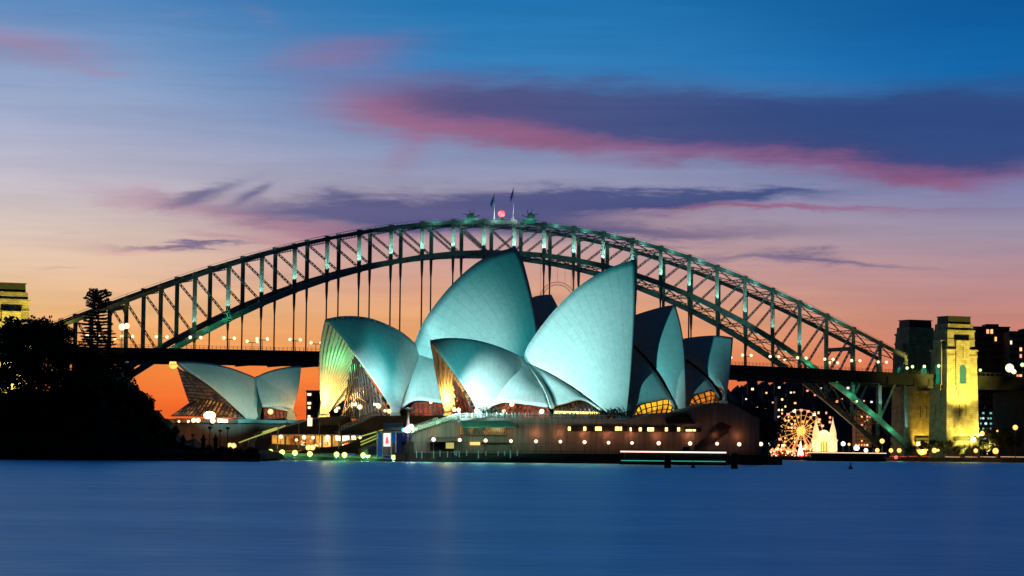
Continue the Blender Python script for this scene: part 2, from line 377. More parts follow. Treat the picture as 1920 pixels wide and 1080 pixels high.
# uplights that pick out the steelwork of the near truss
TEAL = (.25, 1, .82); WTEAL = (.5, 1, .86)
for t in range(-12, 15):
    up = Vector((0, 0, 1)); tow = Vector((ST, -CT, 0))
    base = bp(t, 0, max(Hb(t)+2.5, 8)) + tow*7.0
    sd = 1 if t < 0 else -1
    spot(base-Vector((CT, ST, 0))*sd*2.2, bp(t, 0, Hb(t)*.55+Ht(t)*.45), WTEAL, 12000, 50, r=.3, name='truss_uplight')
    if -4 < t < 12:
        lamp(bp(t+.5, -6, Ht(t+.5)+1), TEAL, 420, r=.3, name='chord_light')
for t in range(-2, 13, 2): lamp(bp(t+.5, 5, Ht(t+.5)-4.0), TEAL, 350, r=.3, name='chord_light')
for t in range(2, 10): lamp(bp(t+.5, 3, Hb(t+.5)-5), TEAL, 450, r=.3, name='chord_light')
for t in (-9.6, -10.6, -9, 10.5, 11.2, 12.0, 12.8, 13.5): lamp(bp(t, -7, Hb(t)+1.5), (.1, 1, .45), 1100 if t > 0 else 550, r=.3, name='green_chord_light')
for t0, t1, zz, P in ((10, 7, 100, 150000), (4, 1, 120, 110000), (-5, -3, 116, 60000)): spot(bp(t0, -75, 8), bp(t1, 0, zz), (.35, 1, .85), P, 25, r=1, name='arch_fill_spot')  # broad spots added over the water to lift the steel; no fixtures
# ------------------------------------------------------------------ pylons
STONE = mat('granite_blocks', (.42, .38, .28), rough=.85, var=.3, scale=.35, bump=.6, joint=(2.6, 1.3, .1, .5))
STONED = mat('dark_bronze_cap', (.05, .06, .055), rough=.6)
def pylon_proto():
    p = thing('bridge_pylon', 'tall pale granite bridge pylon glowing yellow right of the arch, green-lit window', 'pylon', (0, 0, 0), 'granite pylons at the bridge ends')
    A, B = 11.4, 9.3
    def tier(z0, z1, k0, k1, dx=0):
        b = MB(); vs = []
        for z, k in ((z0, k0), (z1, k1)):
            for x, y in ((-1, -1), (1, -1), (1, 1), (-1, 1)): vs.append((x*(A-k), y*(B-k), z))
        b.add(vs, [(3, 2, 1, 0), (4, 5, 6, 7), (0, 1, 5, 4), (1, 2, 6, 5), (2, 3, 7, 6), (3, 0, 4, 7)]); return b
    b = tier(-4, 64, 0, 1.15); b.add(tier(64, 65.2, .5, .5).v, tier(0, 1, 0, 0).f); b.add(tier(60.6, 61.6, .75, .75).v, tier(0, 1, 0, 0).f)
    for k in range(24): pass
    b.build('shaft', STONE, p)
    b = tier(65.2, 76, 1.9, 2.2); b.add(tier(76, 77.2, 1.7, 1.7).v, tier(0, 1, 0, 0).f); b.add(tier(77.2, 81, 2.6, 2.8).v, tier(0, 1, 0, 0).f); b.add(tier(71.0, 71.6, 1.75, 1.8).v, tier(0, 1, 0, 0).f); b.build('upper_block', STONE, p)
    b = tier(81, 85.3, 3.6, 3.8); b.add(tier(85.3, 85.8, 3.3, 3.3).v, tier(0, 1, 0, 0).f); b.build('cap', STONED, p)
    # face panel with the arched opening; one per long face, one on the roadway side
    def face(yf, sx, green, rot):
        def T(x, d, z):
            return (x, -(yf+d), z) if not rot else (-(yf+d), -x, z)
        W = sx
        b = MB()
        def bx(x0, x1, z0, z1, d0, d1):
            vs = [T(x, d, z) for z in (z0, z1) for x, d in ((x0, d1), (x1, d1), (x1, d0), (x0, d0))]
            b.add(vs, [(3, 2, 1, 0), (4, 5, 6, 7), (0, 1, 5, 4), (1, 2, 6, 5), (2, 3, 7, 6), (3, 0, 4, 7)])
        D = .8
        bx(-W, -2.3, 44, 70, -1.5, D); bx(2.3, W, 44, 70, -1.5, D); bx(-2.3, 2.3, 58, 70, -1.5, D-.15); bx(-W-.3, W+.3, 70, 70.8, -1.5, D+.4)
        n = 8
        for i in range(n):      # arch voussoirs
            t0, t1 = math.pi*i/n, math.pi*(i+1)/n
            x0, x1 = 2.3*math.cos(t0), 2.3*math.cos(t1); z0, z1 = 53.5+2.6*math.sin(t0), 53.5+2.6*math.sin(t1)
            vs = [T(x0, -1.5, z0), T(x1, -1.5, z1), T(x1, -1.5, 58), T(x0, -1.5, 58), T(x0, D, z0), T(x1, D, z1), T(x1, D, 58), T(x0, D, 58)]
            b.add(vs, [(0, 1, 2, 3), (4, 5, 6, 7), (0, 1, 5, 4)])
        bx(-W-.2, W+.2, 43.2, 44.2, -1.5, 1.1); bx(-W+.8, W-.8, 41.2, 43.2, -1.5, .9)
        bx(-2.9, 2.9, 35.5, 41.2, -1.5, .7); bx(-W+.4, W-.4, 40.4, 41.2, -1.5, 1.1)
        b.build('window_surround', STONE, p)
        b = MB(); bx2 = MB()
        vs = [T(-2.3, .1, 44.2), T(2.3, .1, 44.2), T(2.3, .1, 57), T(-2.3, .1, 57)]; b.add(vs, [(0, 1, 2, 3)])
        b.build('arched_window', green, p)
        b = MB()
        for x in (-2.2, 2.2):
            vs = [T(x-.25, .4, 24), T(x+.25, .4, 24), T(x+.25, .4, 31.5), T(x-.25, .4, 31.5)]; b.add(vs, [(0, 1, 2, 3)])
        vs = [T(-.25, .86, 60), T(.25, .86, 60), T(.25, .86, 67), T(-.25, .86, 67)]; b.add(vs, [(0, 1, 2, 3)])
        b.build('slit', STONED, p)
        if not rot:
            b = MB(); bx(-5.6, -4.4, -3, 7.5, -1, 1.4) if False else None
            def bx3(x0, x1, z0, z1, d0, d1):
                vs = [T(x, d, z) for z in (z0, z1) for x, d in ((x0, d1), (x1, d1), (x1, d0), (x0, d0))]
                b.add(vs, [(3, 2, 1, 0), (4, 5, 6, 7), (0, 1, 5, 4), (1, 2, 6, 5), (2, 3, 7, 6), (3, 0, 4, 7)])
            bx3(-6, -4.6, -3, 8, 0, 1.2); bx3(4.6, 6, -3, 8, 0, 1.2); bx3(-6, 6, 8, 9.2, 0, 1.4)
            b.build('doorway_surround', STONE, p)
            b = MB(); bx3(-6.2, 6.2, 9.2, 11.6, 0, 1.0); bx3(-3.5, 3.5, 4.6, 5.1, .4, 1.2); b.build('lintel', STONED, p)
    GR = mat('green_lit_interior', (.01, .03, .02), emit=(.01, .26, .14), es=.8)  # green light inside the arch is painted on as a flat glow
    face(8.5, 4.7, GR, False); face(10.75, 4.2, GR, True)
    return p
PY = pylon_proto()
PY.location = bp(15.42, -11, 3.5); PY.rotation_euler = (0, 0, TH); PY.scale = (1, 1, .94)
py2 = copy_tree(PY, bp(15.42, 29, 3), TH, label='dark granite pylon behind the end of the arch, yellow only on its left side')
py3 = copy_tree(PY, bp(-15.55, -11, 2.5), TH, label='yellow-lit granite pylon rising above the trees at the left edge')
YEL = (1, .78, .12)
for P, k in ((PY, 1.15), (py3, 1.1)):
    l = Vector(P.location)
    tow = Vector((ST, -CT, 0)); al = Vector((CT, ST, 0))
    for s in (-6, 6):
        spot(l+tow*27+al*s*1.5+Vector((0, 0, -2)), l+Vector((0, 0, 34))+tow*8, YEL, 140000*k, 80, r=1)
    spot(l+tow*44-al*5+Vector((0, 0, 20)), l+Vector((0, 0, 58)), YEL, 300000*k, 60, r=1)
    spot(l+tow*22-al*24+Vector((0, 0, 0)), l+Vector((0, 0, 40)), YEL, 4000*k, 70, r=1)
l = Vector(py2.location)
spot(l-al*34+Vector((0, 0, 45)), l+Vector((0, 0, 62)), YEL, 26000, 34, r=1)
spot(l+tow*14-al*2+Vector((0, 0, 0)), l+Vector((0, 0, 18)), (1, .62, .06), 60000, 80, r=1)
# ------------------------------------------------------------------ approach viaduct right of the pylon
def approach():
    a = thing('approach_viaduct', 'dark raised roadway leading away right of the yellow pylon', 'viaduct', bp(20, 15, 0))
    b = MB()
    for (o0, o1, z0, z1) in ((-9, 39, -2.5, 0), (-8.6, -7.4, -8, -2.5), (37, 38, -8, -2.5)):
        rows = []
        for i in range(14):
            t = 14.5+i; rows.append([bp(t, o0, 50.3+z0), bp(t, o0, 50.3+z1), bp(t, o1, 50.3+z1), bp(t, o1, 50.3+z0), bp(t, o0, 50.3+z0)])
        b.grid(rows)
    b.build('deck', DECKM, a)
    b = MB()
    for i in range(60): b.beam(bp(16.2+i*.18, -8.8, 50.3), bp(16.2+i*.18, -8.8, 52.0), .16)
    b.beam(bp(16.2, -8.8, 52.0), bp(27, -8.8, 52.0), .2); b.build('railing', STEELD, a)
    for t in (18.9, 22.4, 26):
        b = MB(); c = bp(t, 15, 0); b.box((c.x, c.y, 0), (7, 40, 42.3), TH, .95); b.build('pier', mat('dark_granite', (.12, .11, .1), rough=.9, bump=.4), a)
approach()
# ------------------------------------------------------------------ lamps on the deck
GLB = emat('warm_white_globe', (1, .88, .46), 1.8); GLG = emat('greenish_globe', (.72, 1, .42), 1.6); GLO = emat('orange_globe', (1, .46, .08), 2.0); GLW = emat('white_globe', (1, .97, .9), 2.5)
GLY = emat('yellow_green_globe', (.82, 1, .2), 1.9); GLP = emat('rose_white_globe', (1, .62, .42), 2.3)
POLE = mat('painted_pole', (.06, .065, .06), rough=.5)
dl = thing('street_lamp', 'twin-armed street lamp with two glowing globes on the bridge roadway', 'street lamp', (0, 0, 0), 'twin lamps along the bridge deck')
b = MB().tube((0, 0, 0), (0, 0, 5.6), .2, .14); b.build('pole', POLE, dl)
b = MB().beam((-2.6, 0, 5.4), (2.6, 0, 5.4), .22, .3); b.build('arm', POLE, dl)
for s in (-2.8, 2.8):
    b = MB().ball((s, 0, 6.0), .85); b.build('globe', GLB, dl, True)
first = True
for off, sh in ((-2.5, 0), (31.5, .35)):
    for i in range(-13, 14):
        t = i+sh
        if off > 0 and i % 2: continue
        loc = bp(t, off, Hd(t))
        if first: dl.location = loc; dl.rotation_euler = (0, 0, TH); first = False
        else: copy_tree(dl, loc, TH)
# lit lamps on the abutment and approach
def pole_lamp(name, label, p, h, r, m, pr=.12, group=None, flat=False):
    """p: globe centre, h: pole height"""
    t = thing(name, label, 'lamp', (p.x, p.y, p.z-h), group)
    MB().tube((p.x, p.y, p.z-h), (p.x, p.y, p.z-r*.5), pr*1.4, pr).build('pole', POLE, t)
    MB().ball(p, r).build('globe', m, t, True)
    return t
APL = [(1700.8, 690, 'green-white globe lamp on the abutment road nearest the arch end'), (1711, 687.5, 'larger green-white globe lamp in front of the dark pylon'), (1733, 687, 'globe lamp in front of the green arch between the two right pylons'), (1760, 686, 'small globe lamp close against the left side of the yellow pylon'),
       (1838, 694, 'pale lamp on the approach road just right of the yellow pylon')]
for x, y, l in APL: pole_lamp('road_lamp', l, at(x, y, 1500 if x < 1800 else 1545), 5, .9, GLG)
pole_lamp('road_lamp', 'brightest yellow lamp on the approach road near the right edge', at(1893, 690, 1560), 8, 2.6, GLB)
pole_lamp('road_lamp', 'smaller lamp right below the brightest lamp of the approach road', at(1901, 697, 1560), 6, 1.5, GLB)
pole_lamp('road_lamp', 'greenish lamp cut by the right edge above the approach road', at(1917, 684, 1560), 8, 1.2, GLG)
lamp(at(1898, 688, 1550), (.05, .9, .5), 1500, r=1)
lamp(at(1725, 690, 1490), (.05, .9, .5), 300, r=1)
for x in (1712, 1748): pass
# ------------------------------------------------------------------ crest of the arch: flags, beacon, cranes
def crest():
    WHT = mat('white_paint', (.75, .75, .75)); FLB = mat('blue_flag_cloth', (.02, .12, .5), rough=.8)
    for i, (px, py, l) in enumerate(((927, 362, 'left flagpole with a small blue flag on the crest of the bridge'), (963, 351, 'taller right flagpole with a blue flag on the crest of the bridge'))):
        p = at(px, py, BY+ (0 if i else -4)); zb = Ht(0)+1; t = thing('flagpole', l, 'flagpole', (p.x, p.y, zb))
        MB().tube((p.x, p.y, zb), p, .28, .16).build('pole', WHT, t)
        lamp((p.x+1, p.y-3, zb+2), (.9, 1, 1), 700, r=.2)
        b = MB(); rows = []
        for k in range(6):
            u = k/5; w = math.sin(u*6)*.35
            rows.append([Vector((p.x-.25-2.0*u*(1 if not i else .8), p.y+w, p.z-1.0-u*4.6)), Vector((p.x-.25-1.2*u, p.y+w, p.z-4.2-u*4.2))])
        b.grid(rows); b.build('flag', FLB, t, solid=.06)
    p = at(940.5, 401, BY-2); t = thing('warning_beacon', 'glowing red warning beacon at the very top of the arch', 'beacon', (p.x, p.y, Ht(0)+1))
    MB().beam((p.x, p.y, Ht(0)+.8), (p.x, p.y, p.z-1.2), 1.2).build('mount', STEELD, t); MB().ball(p, 1.9).build('lens', emat('red_beacon', (1, .02, .06), 1.4), t, True)
    for px, sg, l in ((885, 1, 'dark maintenance crane on the arch left of the flagpoles'), (993, -1, 'dark maintenance crane on the arch right of the flagpoles')):
        p = at(px, 411, BY); c = thing('maintenance_crane', l, 'crane', p)
        x, y, z = p
        b = MB(); b.box((x, y, z-.6), (8, 5, .7)); b.box((x, y, z-2.4), (6.5, 4, 1.8)); b.build('platform', mat('green_painted_steel', (.1, .3, .25)), c)
        b = MB(); b.box((x-sg*.8, y, z+.1), (4.2, 3, 2.2)); b.box((x-sg*.2, y, z+2.3), (2.6, 2.4, .9)); b.build('cab', STEELD, c)
        b = MB()
        for dx, h in ((-.9, 5.2), (.9, 5.6), (.2, 3.8)): b.beam((x+dx, y, z+2.4), (x+dx*1.4, y, z+h), .3)
        b.beam((x+sg*1, y, z+2.0), (x-sg*5, y, z+2.9), .3); b.beam((x+sg*1, y, z+1.0), (x+sg*4.2, y, z+2.2), .4); b.build('jib', STEELD, c)
        lamp((x, y-5, z+.2), TEAL, 300, r=.2)
    # light arched frame hung under the crown
    f = thing('arched_frame', 'thin arched lattice frame hanging under the middle of the arch', 'frame', at(1045, 560, 1400))
    c = at(1045, 562, 1402); b = MB(); R = 9.6
    for R2 in (R, R-1.6):
        for i in range(20):
            a0, a1 = math.radians(-8+196*i/20), math.radians(-8+196*(i+1)/20)
            b.tube(c+Vector((math.cos(a0)*R2*1.0, 0, math.sin(a0)*R2)), c+Vector((math.cos(a1)*R2, 0, math.sin(a1)*R2)), .16, n=4)
    for i in range(29):
        a0, a1 = math.radians(-8+196*i/28), math.radians(-8+196*(i+.6)/28)
        b.tube(c+Vector((math.cos(a0)*R, 0, math.sin(a0)*R)), c+Vector((math.cos(a1)*(R-1.6), 0, math.sin(a1)*(R-1.6))), .1, n=4)
    b.build('arch_truss', STEELD, f)
    b = MB()
    for i in range(7):
        a0 = math.radians(15+25*i); q = c+Vector((math.cos(a0)*R, 0, math.sin(a0)*R)); b.tube(q, (q.x, q.y, Hb((q.x-BX)/PN/CT)-1), .07, n=3)
    b.build('cable', STEELD, f)
crest()


# ------------------------------------------------------------------ opera house
PH = math.radians(14); CP, SP = math.cos(PH), math.sin(PH); TP = math.tan(PH)
def axY(px, X0, Y0):
    """depth of the vertical plane through (X0,Y0), running away to the right, at pixel column px"""
    k = (px-960)/F
    return (Y0-TP*X0)/(1-TP*k)
NEAR = (gx(1000, 768), 768); FARH = (gx(850, 838), 838); BEN = (gx(450, 862), 862)
TILE = None
def tile_mat():
    m = bpy.data.materials.new('cream_roof_tiles'); m.use_nodes = True; nt = m.node_tree; N = nt.nodes; L = nt.links; b = N['Principled BSDF']
    b.inputs['Roughness'].default_value = .5
    uv = N.new('ShaderNodeUVMap'); uv.uv_map = 'UVMap'; sp = N.new('ShaderNodeSeparateXYZ'); L.new(uv.outputs[0], sp.inputs[0])
    def M(op, a, b2=None):
        n = N.new('ShaderNodeMath'); n.operation = op
        for i, v in enumerate((a, b2)):
            if v is None: continue
            if isinstance(v, (int, float)): n.inputs[i].default_value = v
            else: L.new(v, n.inputs[i])
        return n.outputs[0]
    u, v = sp.outputs[0], sp.outputs[1]
    fr = M('ABSOLUTE', M('SUBTRACT', M('FRACT', M('MULTIPLY', u, 15)), .5))        # rib joints fan from the foot
    l1 = M('GREATER_THAN', fr, .468)
    ch = M('ADD', M('MULTIPLY', v, 26), M('MULTIPLY', fr, 1.6))                     # chevron lids
    l2 = M('GREATER_THAN', M('ABSOLUTE', M('SUBTRACT', M('FRACT', ch), .5)), .465)
    ln = M('MAXIMUM', l1, M('MULTIPLY', l2, .6))
    tc = N.new('ShaderNodeTexCoord'); n = N.new('ShaderNodeTexNoise'); n.inputs['Scale'].default_value = .6; n.inputs['Detail'].default_value = 7; n.inputs['Roughness'].default_value = .7; L.new(tc.outputs['Object'], n.inputs[0])
    r = N.new('ShaderNodeValToRGB'); r.color_ramp.elements[0].position = .25; r.color_ramp.elements[1].position = .75
    r.color_ramp.elements[0].color = (.60, .60, .55, 1); r.color_ramp.elements[1].color = (.80, .79, .73, 1); L.new(n.outputs['Fac'], r.inputs[0])
    mx = N.new('ShaderNodeMix'); mx.data_type = 'RGBA'; L.new(M('MULTIPLY', ln, .32), mx.inputs[0]); L.new(r.outputs[0], mx.inputs[6]); mx.inputs[7].default_value = (.25, .27, .26, 1)
    L.new(mx.outputs[2], b.inputs['Base Color']); return m
TILE = tile_mat()
RIB = mat('concrete_ribs', (.45, .42, .36), rough=.7, var=.15)
BRONZE = mat('bronze_mullions', (.10, .06, .04), rough=.45, var=.3)
GRAN = mat('reconstituted_granite', (.27, .255, .23), rough=.85, var=.22, scale=.5, kind='vstreak', joint=(1.8, 5.5, .07, 0))
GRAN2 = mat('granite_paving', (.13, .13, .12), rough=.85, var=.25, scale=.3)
PALE = mat('pale_concrete', (.40, .40, .36), rough=.8, var=.15, kind='vstreak')

def glass_mat(name, c1, c2, es, sx=.9, thr=.5):
    """glass wall lit from inside: warm rooms behind irregular panes"""
    if name in MATS: return MATS[name]
    m = bpy.data.materials.new(name); m.use_nodes = True; nt = m.node_tree; N = nt.nodes; L = nt.links; b = N['Principled BSDF']
    b.inputs['Base Color'].default_value = (.03, .02, .02, 1); b.inputs['Roughness'].default_value = .15
    tc = N.new('ShaderNodeTexCoord'); mp = N.new('ShaderNodeMapping'); mp.inputs['Scale'].default_value = (sx, sx, .3); L.new(tc.outputs['Object'], mp.inputs[0])
    n = N.new('ShaderNodeTexNoise'); n.inputs['Scale'].default_value = 1.0; n.inputs['Detail'].default_value = 3; L.new(mp.outputs[0], n.inputs[0])
    r = N.new('ShaderNodeValToRGB'); e = r.color_ramp.elements; e[0].position = thr-.12; e[0].color = (*c1, 1); e[1].position = thr+.15; e[1].color = (*c2, 1); L.new(n.outputs['Fac'], r.inputs[0])
    L.new(r.outputs[0], b.inputs['Emission Color']); b.inputs['Emission Strength'].default_value = es
    MATS[name] = m; return m
GW_DARK = glass_mat('glass_dim_brown', (.012, .008, .008), (.10, .04, .02), .9, .5)
GW_WARM = glass_mat('glass_lit_orange', (.10, .02, .008), (1, .32, .03), .9, .35, .48)
GW_RED = glass_mat('glass_lit_red', (.06, .012, .008), (.42, .06, .02), 1.0, .35, .45)
GW_YEL = glass_mat('glass_lit_yellow', (.5, .16, .01), (1, .62, .03), 1.4, .2, .42)

OH = thing('opera_house', 'opera house with teal-lit white sail roofs on a granite podium by the water', 'opera house', (gx(1000, 760), 760, 0))

def edge(pts, X0, Y0, n):
    return catmull([at(px, py, axY(px, *h2)+dy) for px, py, dy, h2 in [(p[0], p[1], p[2] if len(p) > 2 else 0, (X0, Y0)) for p in pts]], n)

def shell(ridge, foot, hall, w, bulge=.09, nu=30, nv=18, name='shell', label=None, both=True, near_rim=None, back=None, footw=2.2, solid=.9, rim_foot=None):
    """ridge: image points back->tip on the hall's axis plane; foot: image point, w metres nearer than the axis.
    The surface fans in ribs from the foot to the ridge, bulging outward."""
    R = edge(ridge, *hall, nu); Fp = at(foot[0], foot[1], axY(foot[0], *hall)-w)
    nrm = Vector((SP, -CP, 0)); halves = []; on = nrm if w > 0 else -nrm
    rimc = catmull([at(px, py, axY(px, *hall)-w*d) for px, py, d in near_rim], nv) if near_rim else None
    backc = catmull([at(px, py, axY(px, *hall)-w*d) for px, py, d in back], nv) if back else None
    tipx = R[-1]-R[0]
    rows = []; uvs = []
    ax = Vector((CP, SP, 0)); sgn = 1 if tipx.x > 0 else -1; nv0 = nv
    for i, Q in enumerate(R):
        u = i/nu; Fi = Fp+ax*sgn*(u-.5)*footw; d = Q-Fi; L = d.length
        out = on+Vector((0, 0, .55)); out = (out-d.normalized()*out.dot(d.normalized())).normalized()
        row = []
        for j in range(nv+1):
            v = j/nv; p = Fi.lerp(Q, v)+out*(4*v*(1-v))*bulge*L
            row.append(p)
        rows.append(row)
    # pull the first and last ribs onto the drawn rim curves, fading inside
    def warp(idx, crv):
        src = rows[idx]
        crv = crv[::-1] if (crv[0]-src[-1]).length < (crv[0]-src[0]).length else crv
        dl = [c-s for c, s in zip(crv, src)]
        for i, row in enumerate(rows):
            u = i/nu; k = (u if idx == -1 else 1-u); k = k*k
            if (idx == -1 and i == 0) or (idx == 0 and i == nu): k = 0
            for j in range(nv+1):
                env = 1 if 0 < j < nv else 0
                if j == nv and k < 1: continue
                row[j] = row[j]+dl[j]*k*(env if (j not in (0, nv)) else 0)
    if rimc: warp(-1, rimc)
    if backc: warp(0, backc)
    C0 = Vector((hall[0], hall[1], 0))
    def mirror(p):
        d = (p-C0).dot(nrm); return p-nrm*2*d
    out = []
    for side in ((0, 1) if both else (0,)):
        b = MB(); rr = [[p if side == 0 else mirror(p) for p in r] for r in rows]
        if ((side == 0) != (sgn > 0)) == (w > 0): rr = [r[::-1] for r in rr]; vv = lambda j: 1-j/nv
        else: vv = lambda j: j/nv
        b.grid(rr); b.uv = [(i/nu, vv(j)) for i in range(nu+1) for j in range(nv+1)]
        o = b.build(name, TILE, OH, True, solid=solid)
        if label and side == 0: o['label'] = label
        out.append(o)
    # pedestal under the foot
    for side in (0, 1) if both else (0,):
        b = MB(); f = Fp if side == 0 else mirror(Fp); b.box((f.x, f.y, f.z-3.2), (footw+1.2, 3.0, 3.3), PH, .8); b.build('pedestal', RIB, OH)
    return rows, [[mirror(p) for p in r] for r in rows], out

def side_shell(left, right, bottom, hall, w0, w1, label=None, n=16, bulge=1.5, name='side_shell', m=None, mir=True):
    """left/right: image points apex->foot with depth fraction 0..1 of w; bottom: image points left foot->right foot"""
    def crv(pts, w, k): return catmull([at(px, py, axY(px, *hall)-w*d) for px, py, d in pts], k)
    A, B = crv(left, w0, n), crv(right, w1, n)
    Bt = catmull([at(px, py, axY(px, *hall)-(w0*(1-s)+w1*s)*d) for (px, py, d), s in [(q, i/(len(bottom)-1)) for i, q in enumerate(bottom)]], n)
    nrm = Vector((SP, -CP, 0)); rows = []
    for i in range(n+1):
        t = i/n; row = []
        for j in range(n+1):
            s = j/n; p = A[i].lerp(B[i], s)
            base = A[n].lerp(B[n], s); p = p+(Bt[j]-base)*t**2.2
            p += nrm*bulge*math.sin(math.pi*s)*math.sin(math.pi*min(1, t*1.0))*1.0
            row.append(p)
        rows.append(row)
    C0 = Vector((hall[0], hall[1], 0))
    for side in (0, 1) if mir else (0,):
        b = MB(); rr = rows if side == 0 else [[p-nrm*2*(p-C0).dot(nrm) for p in r][::-1] for r in rows]
        b.grid(rr); b.uv = [(j/n*.6, i/n*.6) for i in range(n+1) for j in range(n+1)]
        o = b.build(name, m or TILE, OH, True, solid=.6)
        if label and side == 0: o['label'] = label
    return rows
def patch(pts, name, m, parent=None, solid=0, label=None):
    b = MB(); b.add([at(*p) for p in pts], [tuple(range(len(pts)))]); o = b.build(name, m, parent or OH, solid=solid)
    if label: o['label'] = label
    return o

# ---- far hall -------------------------------------------------------
shell([(758, 712), (770, 672), (780, 648), (797, 607), (820, 573), (847, 540), (880, 508), (913, 485), (946, 472), (966.5, 467)], (1012, 762), FARH, 27, .09,
      near_rim=[(966.5, 467, 0), (977, 483, .12), (987, 517, .32), (998, 563, .55), (1006, 613, .76), (1011, 680, .93), (1012, 762, 1)], label='tallest sail with its pointed tip over the bridge chord')
shell([(960, 640), (985, 588), (999, 562), (1012, 557.5), (1033, 556)], (1090, 700), (gx(1020, 846), 846), 18, .05, label='dark unlit sail between the two tallest sails', footw=1.5)
rA = shell([(792, 668), (783, 655), (753, 628), (723, 612), (693, 601), (667, 597), (640, 597), (611.5, 602)], (741, 775), FARH, 24, .1,
      near_rim=[(611.5, 602, 0), (629, 621, .16), (647, 641, .3), (680, 687, .6), (713, 733, .85), (737, 773, 1)],
      both=False, back=[(792, 668, 0), (784, 686, .2), (768, 712, .55), (754, 742, .85), (748, 775, 1)], label='far left sail whose ribbed mouth glows green and orange')
rA2 = shell([(792, 668), (783, 655), (753, 628), (723, 612), (693, 601), (667, 597), (640, 597), (611.5, 602)], (607, 775), FARH, -24, .1, both=False,
      near_rim=[(611.5, 602, 0), (605, 630, .25), (600.5, 665, .5), (600, 720, .82), (603, 772, 1)], footw=3.0)
side_shell([(789, 656, .0), (783, 684, .3), (765, 722, .65), (752, 768, 1)], [(803, 660, 0), (830, 690, .5), (860, 730, .8), (900, 765, 1)], [(752, 768, 1), (778, 752, .96), (830, 757, .96), (900, 765, 1)], FARH, 23, 24, bulge=1.0, label='pale side sail between the far left sail and the small sail')
# ---- near hall ------------------------------------------------------
shell([(995, 700), (983, 680), (947, 660), (913, 648), (880, 640.5), (840, 638), (807.5, 641.5)], (905, 768), NEAR, 17, .1,
      near_rim=[(807.5, 641.5, 0), (833, 677, .35), (857, 710, .65), (880, 743, .88), (893, 768, 1)], both=False, footw=4, label='small front sail overlapping the tallest sail, its mouth ribs glowing orange')
rB2 = shell([(995, 700), (983, 680), (947, 660), (913, 648), (880, 640.5), (840, 638), (807.5, 641.5)], (838, 770), NEAR, -17, .1, both=False,
      near_rim=[(807.5, 641.5, 0), (811, 660, .2), (817, 695, .5), (825, 735, .8), (832, 768, 1)], footw=1.5)
side_shell([(984, 681, 0), (972, 688, .2), (945, 722, .7), (915, 766, 1)], [(985, 681, 0), (1005, 712, .45), (1020, 738, .75), (1030, 765, 1)], [(915, 766, 1), (944, 756, .97), (985, 759, .98), (1030, 765, 1)], NEAR, 17.5, 20, bulge=1.2)
side_shell([(988, 683, 0), (1009, 712, .42), (1025, 738, .72), (1037, 764, 1)], [(990, 683, 0), (1030, 705, .35), (1075, 733, .7), (1128, 772, 1)], [(1037, 764, 1), (1060, 758, .99), (1093, 751, .97), (1128, 772, 1)], NEAR, 20, 20.5, bulge=1.0)
side_shell([(983, 680, .02), (1005, 709, .47), (1021, 736, .77), (1031, 766, 1.03)], [(989, 682, .02), (1011, 711, .47), (1027, 737, .77), (1040, 766, 1.03)], [(1031, 766, 1.03), (1034, 767, 1.03), (1037, 767, 1.03), (1040, 766, 1.03)], NEAR, 20.6, 20.6, bulge=.2, name='shell_seam', m=PALE)
shell([(983, 678), (993, 653), (1017, 617), (1047, 580), (1077, 550), (1110, 525), (1147, 505), (1173, 495), (1192, 490)], (1160, 783), NEAR, 22, .1,
      near_rim=[(1192, 490, 0), (1192, 533, .25), (1191, 573, .45), (1188, 627, .65), (1183, 690, .84), (1178, 740, .95), (1172, 783, 1)],
      back=[(983, 678, 0), (1030, 699, .33), (1070, 722, .6), (1103, 746, .82), (1145, 780, 1)], label='broad front sail with its upright right edge', footw=4.5)
shell([(1140, 622), (1165, 607), (1190, 595.5), (1220, 585.5), (1250, 577.5), (1265.5, 575.5)], (1279, 774), NEAR, 18.5, .1,
      near_rim=[(1265.5, 575.5, 0), (1275, 613, .3), (1281, 657, .58), (1283, 707, .83), (1283, 773, 1)],
      back=[(1140, 622, 0), (1182, 642, .25), (1214, 672, .5), (1243, 708, .75), (1276, 772, 1)], label='second of the three nested sails facing right', footw=1.6)
side_shell([(1183, 650, .2), (1183, 690, .5), (1181, 735, .9), (1181, 786, 1.05)], [(1184, 652, .2), (1208, 677, .5), (1236, 716, .78), (1264, 768, 1)], [(1181, 786, 1.05), (1197, 760, .99), (1228, 752, .97), (1256, 749, .97), (1264, 768, 1)], NEAR, 20, 18, bulge=1.0)
shell([(1240, 652), (1262, 643), (1281, 639), (1313, 634.5), (1347, 633), (1373, 636)], (1356, 752), NEAR, 14.5, .08,
      near_rim=[(1373, 636, 0), (1368, 680, .38), (1362, 725, .8), (1358, 752, 1)],
      back=[(1240, 652, 0), (1285, 672, .3), (1325, 702, .6), (1352, 727, .9), (1355, 752, 1)], label='smallest of the nested sails, farthest right', footw=1.0)
side_shell([(1284, 682, .2), (1285, 715, .5), (1286, 750, .9), (1287, 770, 1.05)], [(1290, 684, .2), (1313, 703, .5), (1333, 724, .78), (1348, 748, 1)], [(1287, 770, 1.05), (1298, 743, .97), (1318, 737, .97), (1337, 732, .97), (1348, 748, 1)], NEAR, 17, 14, bulge=.8)
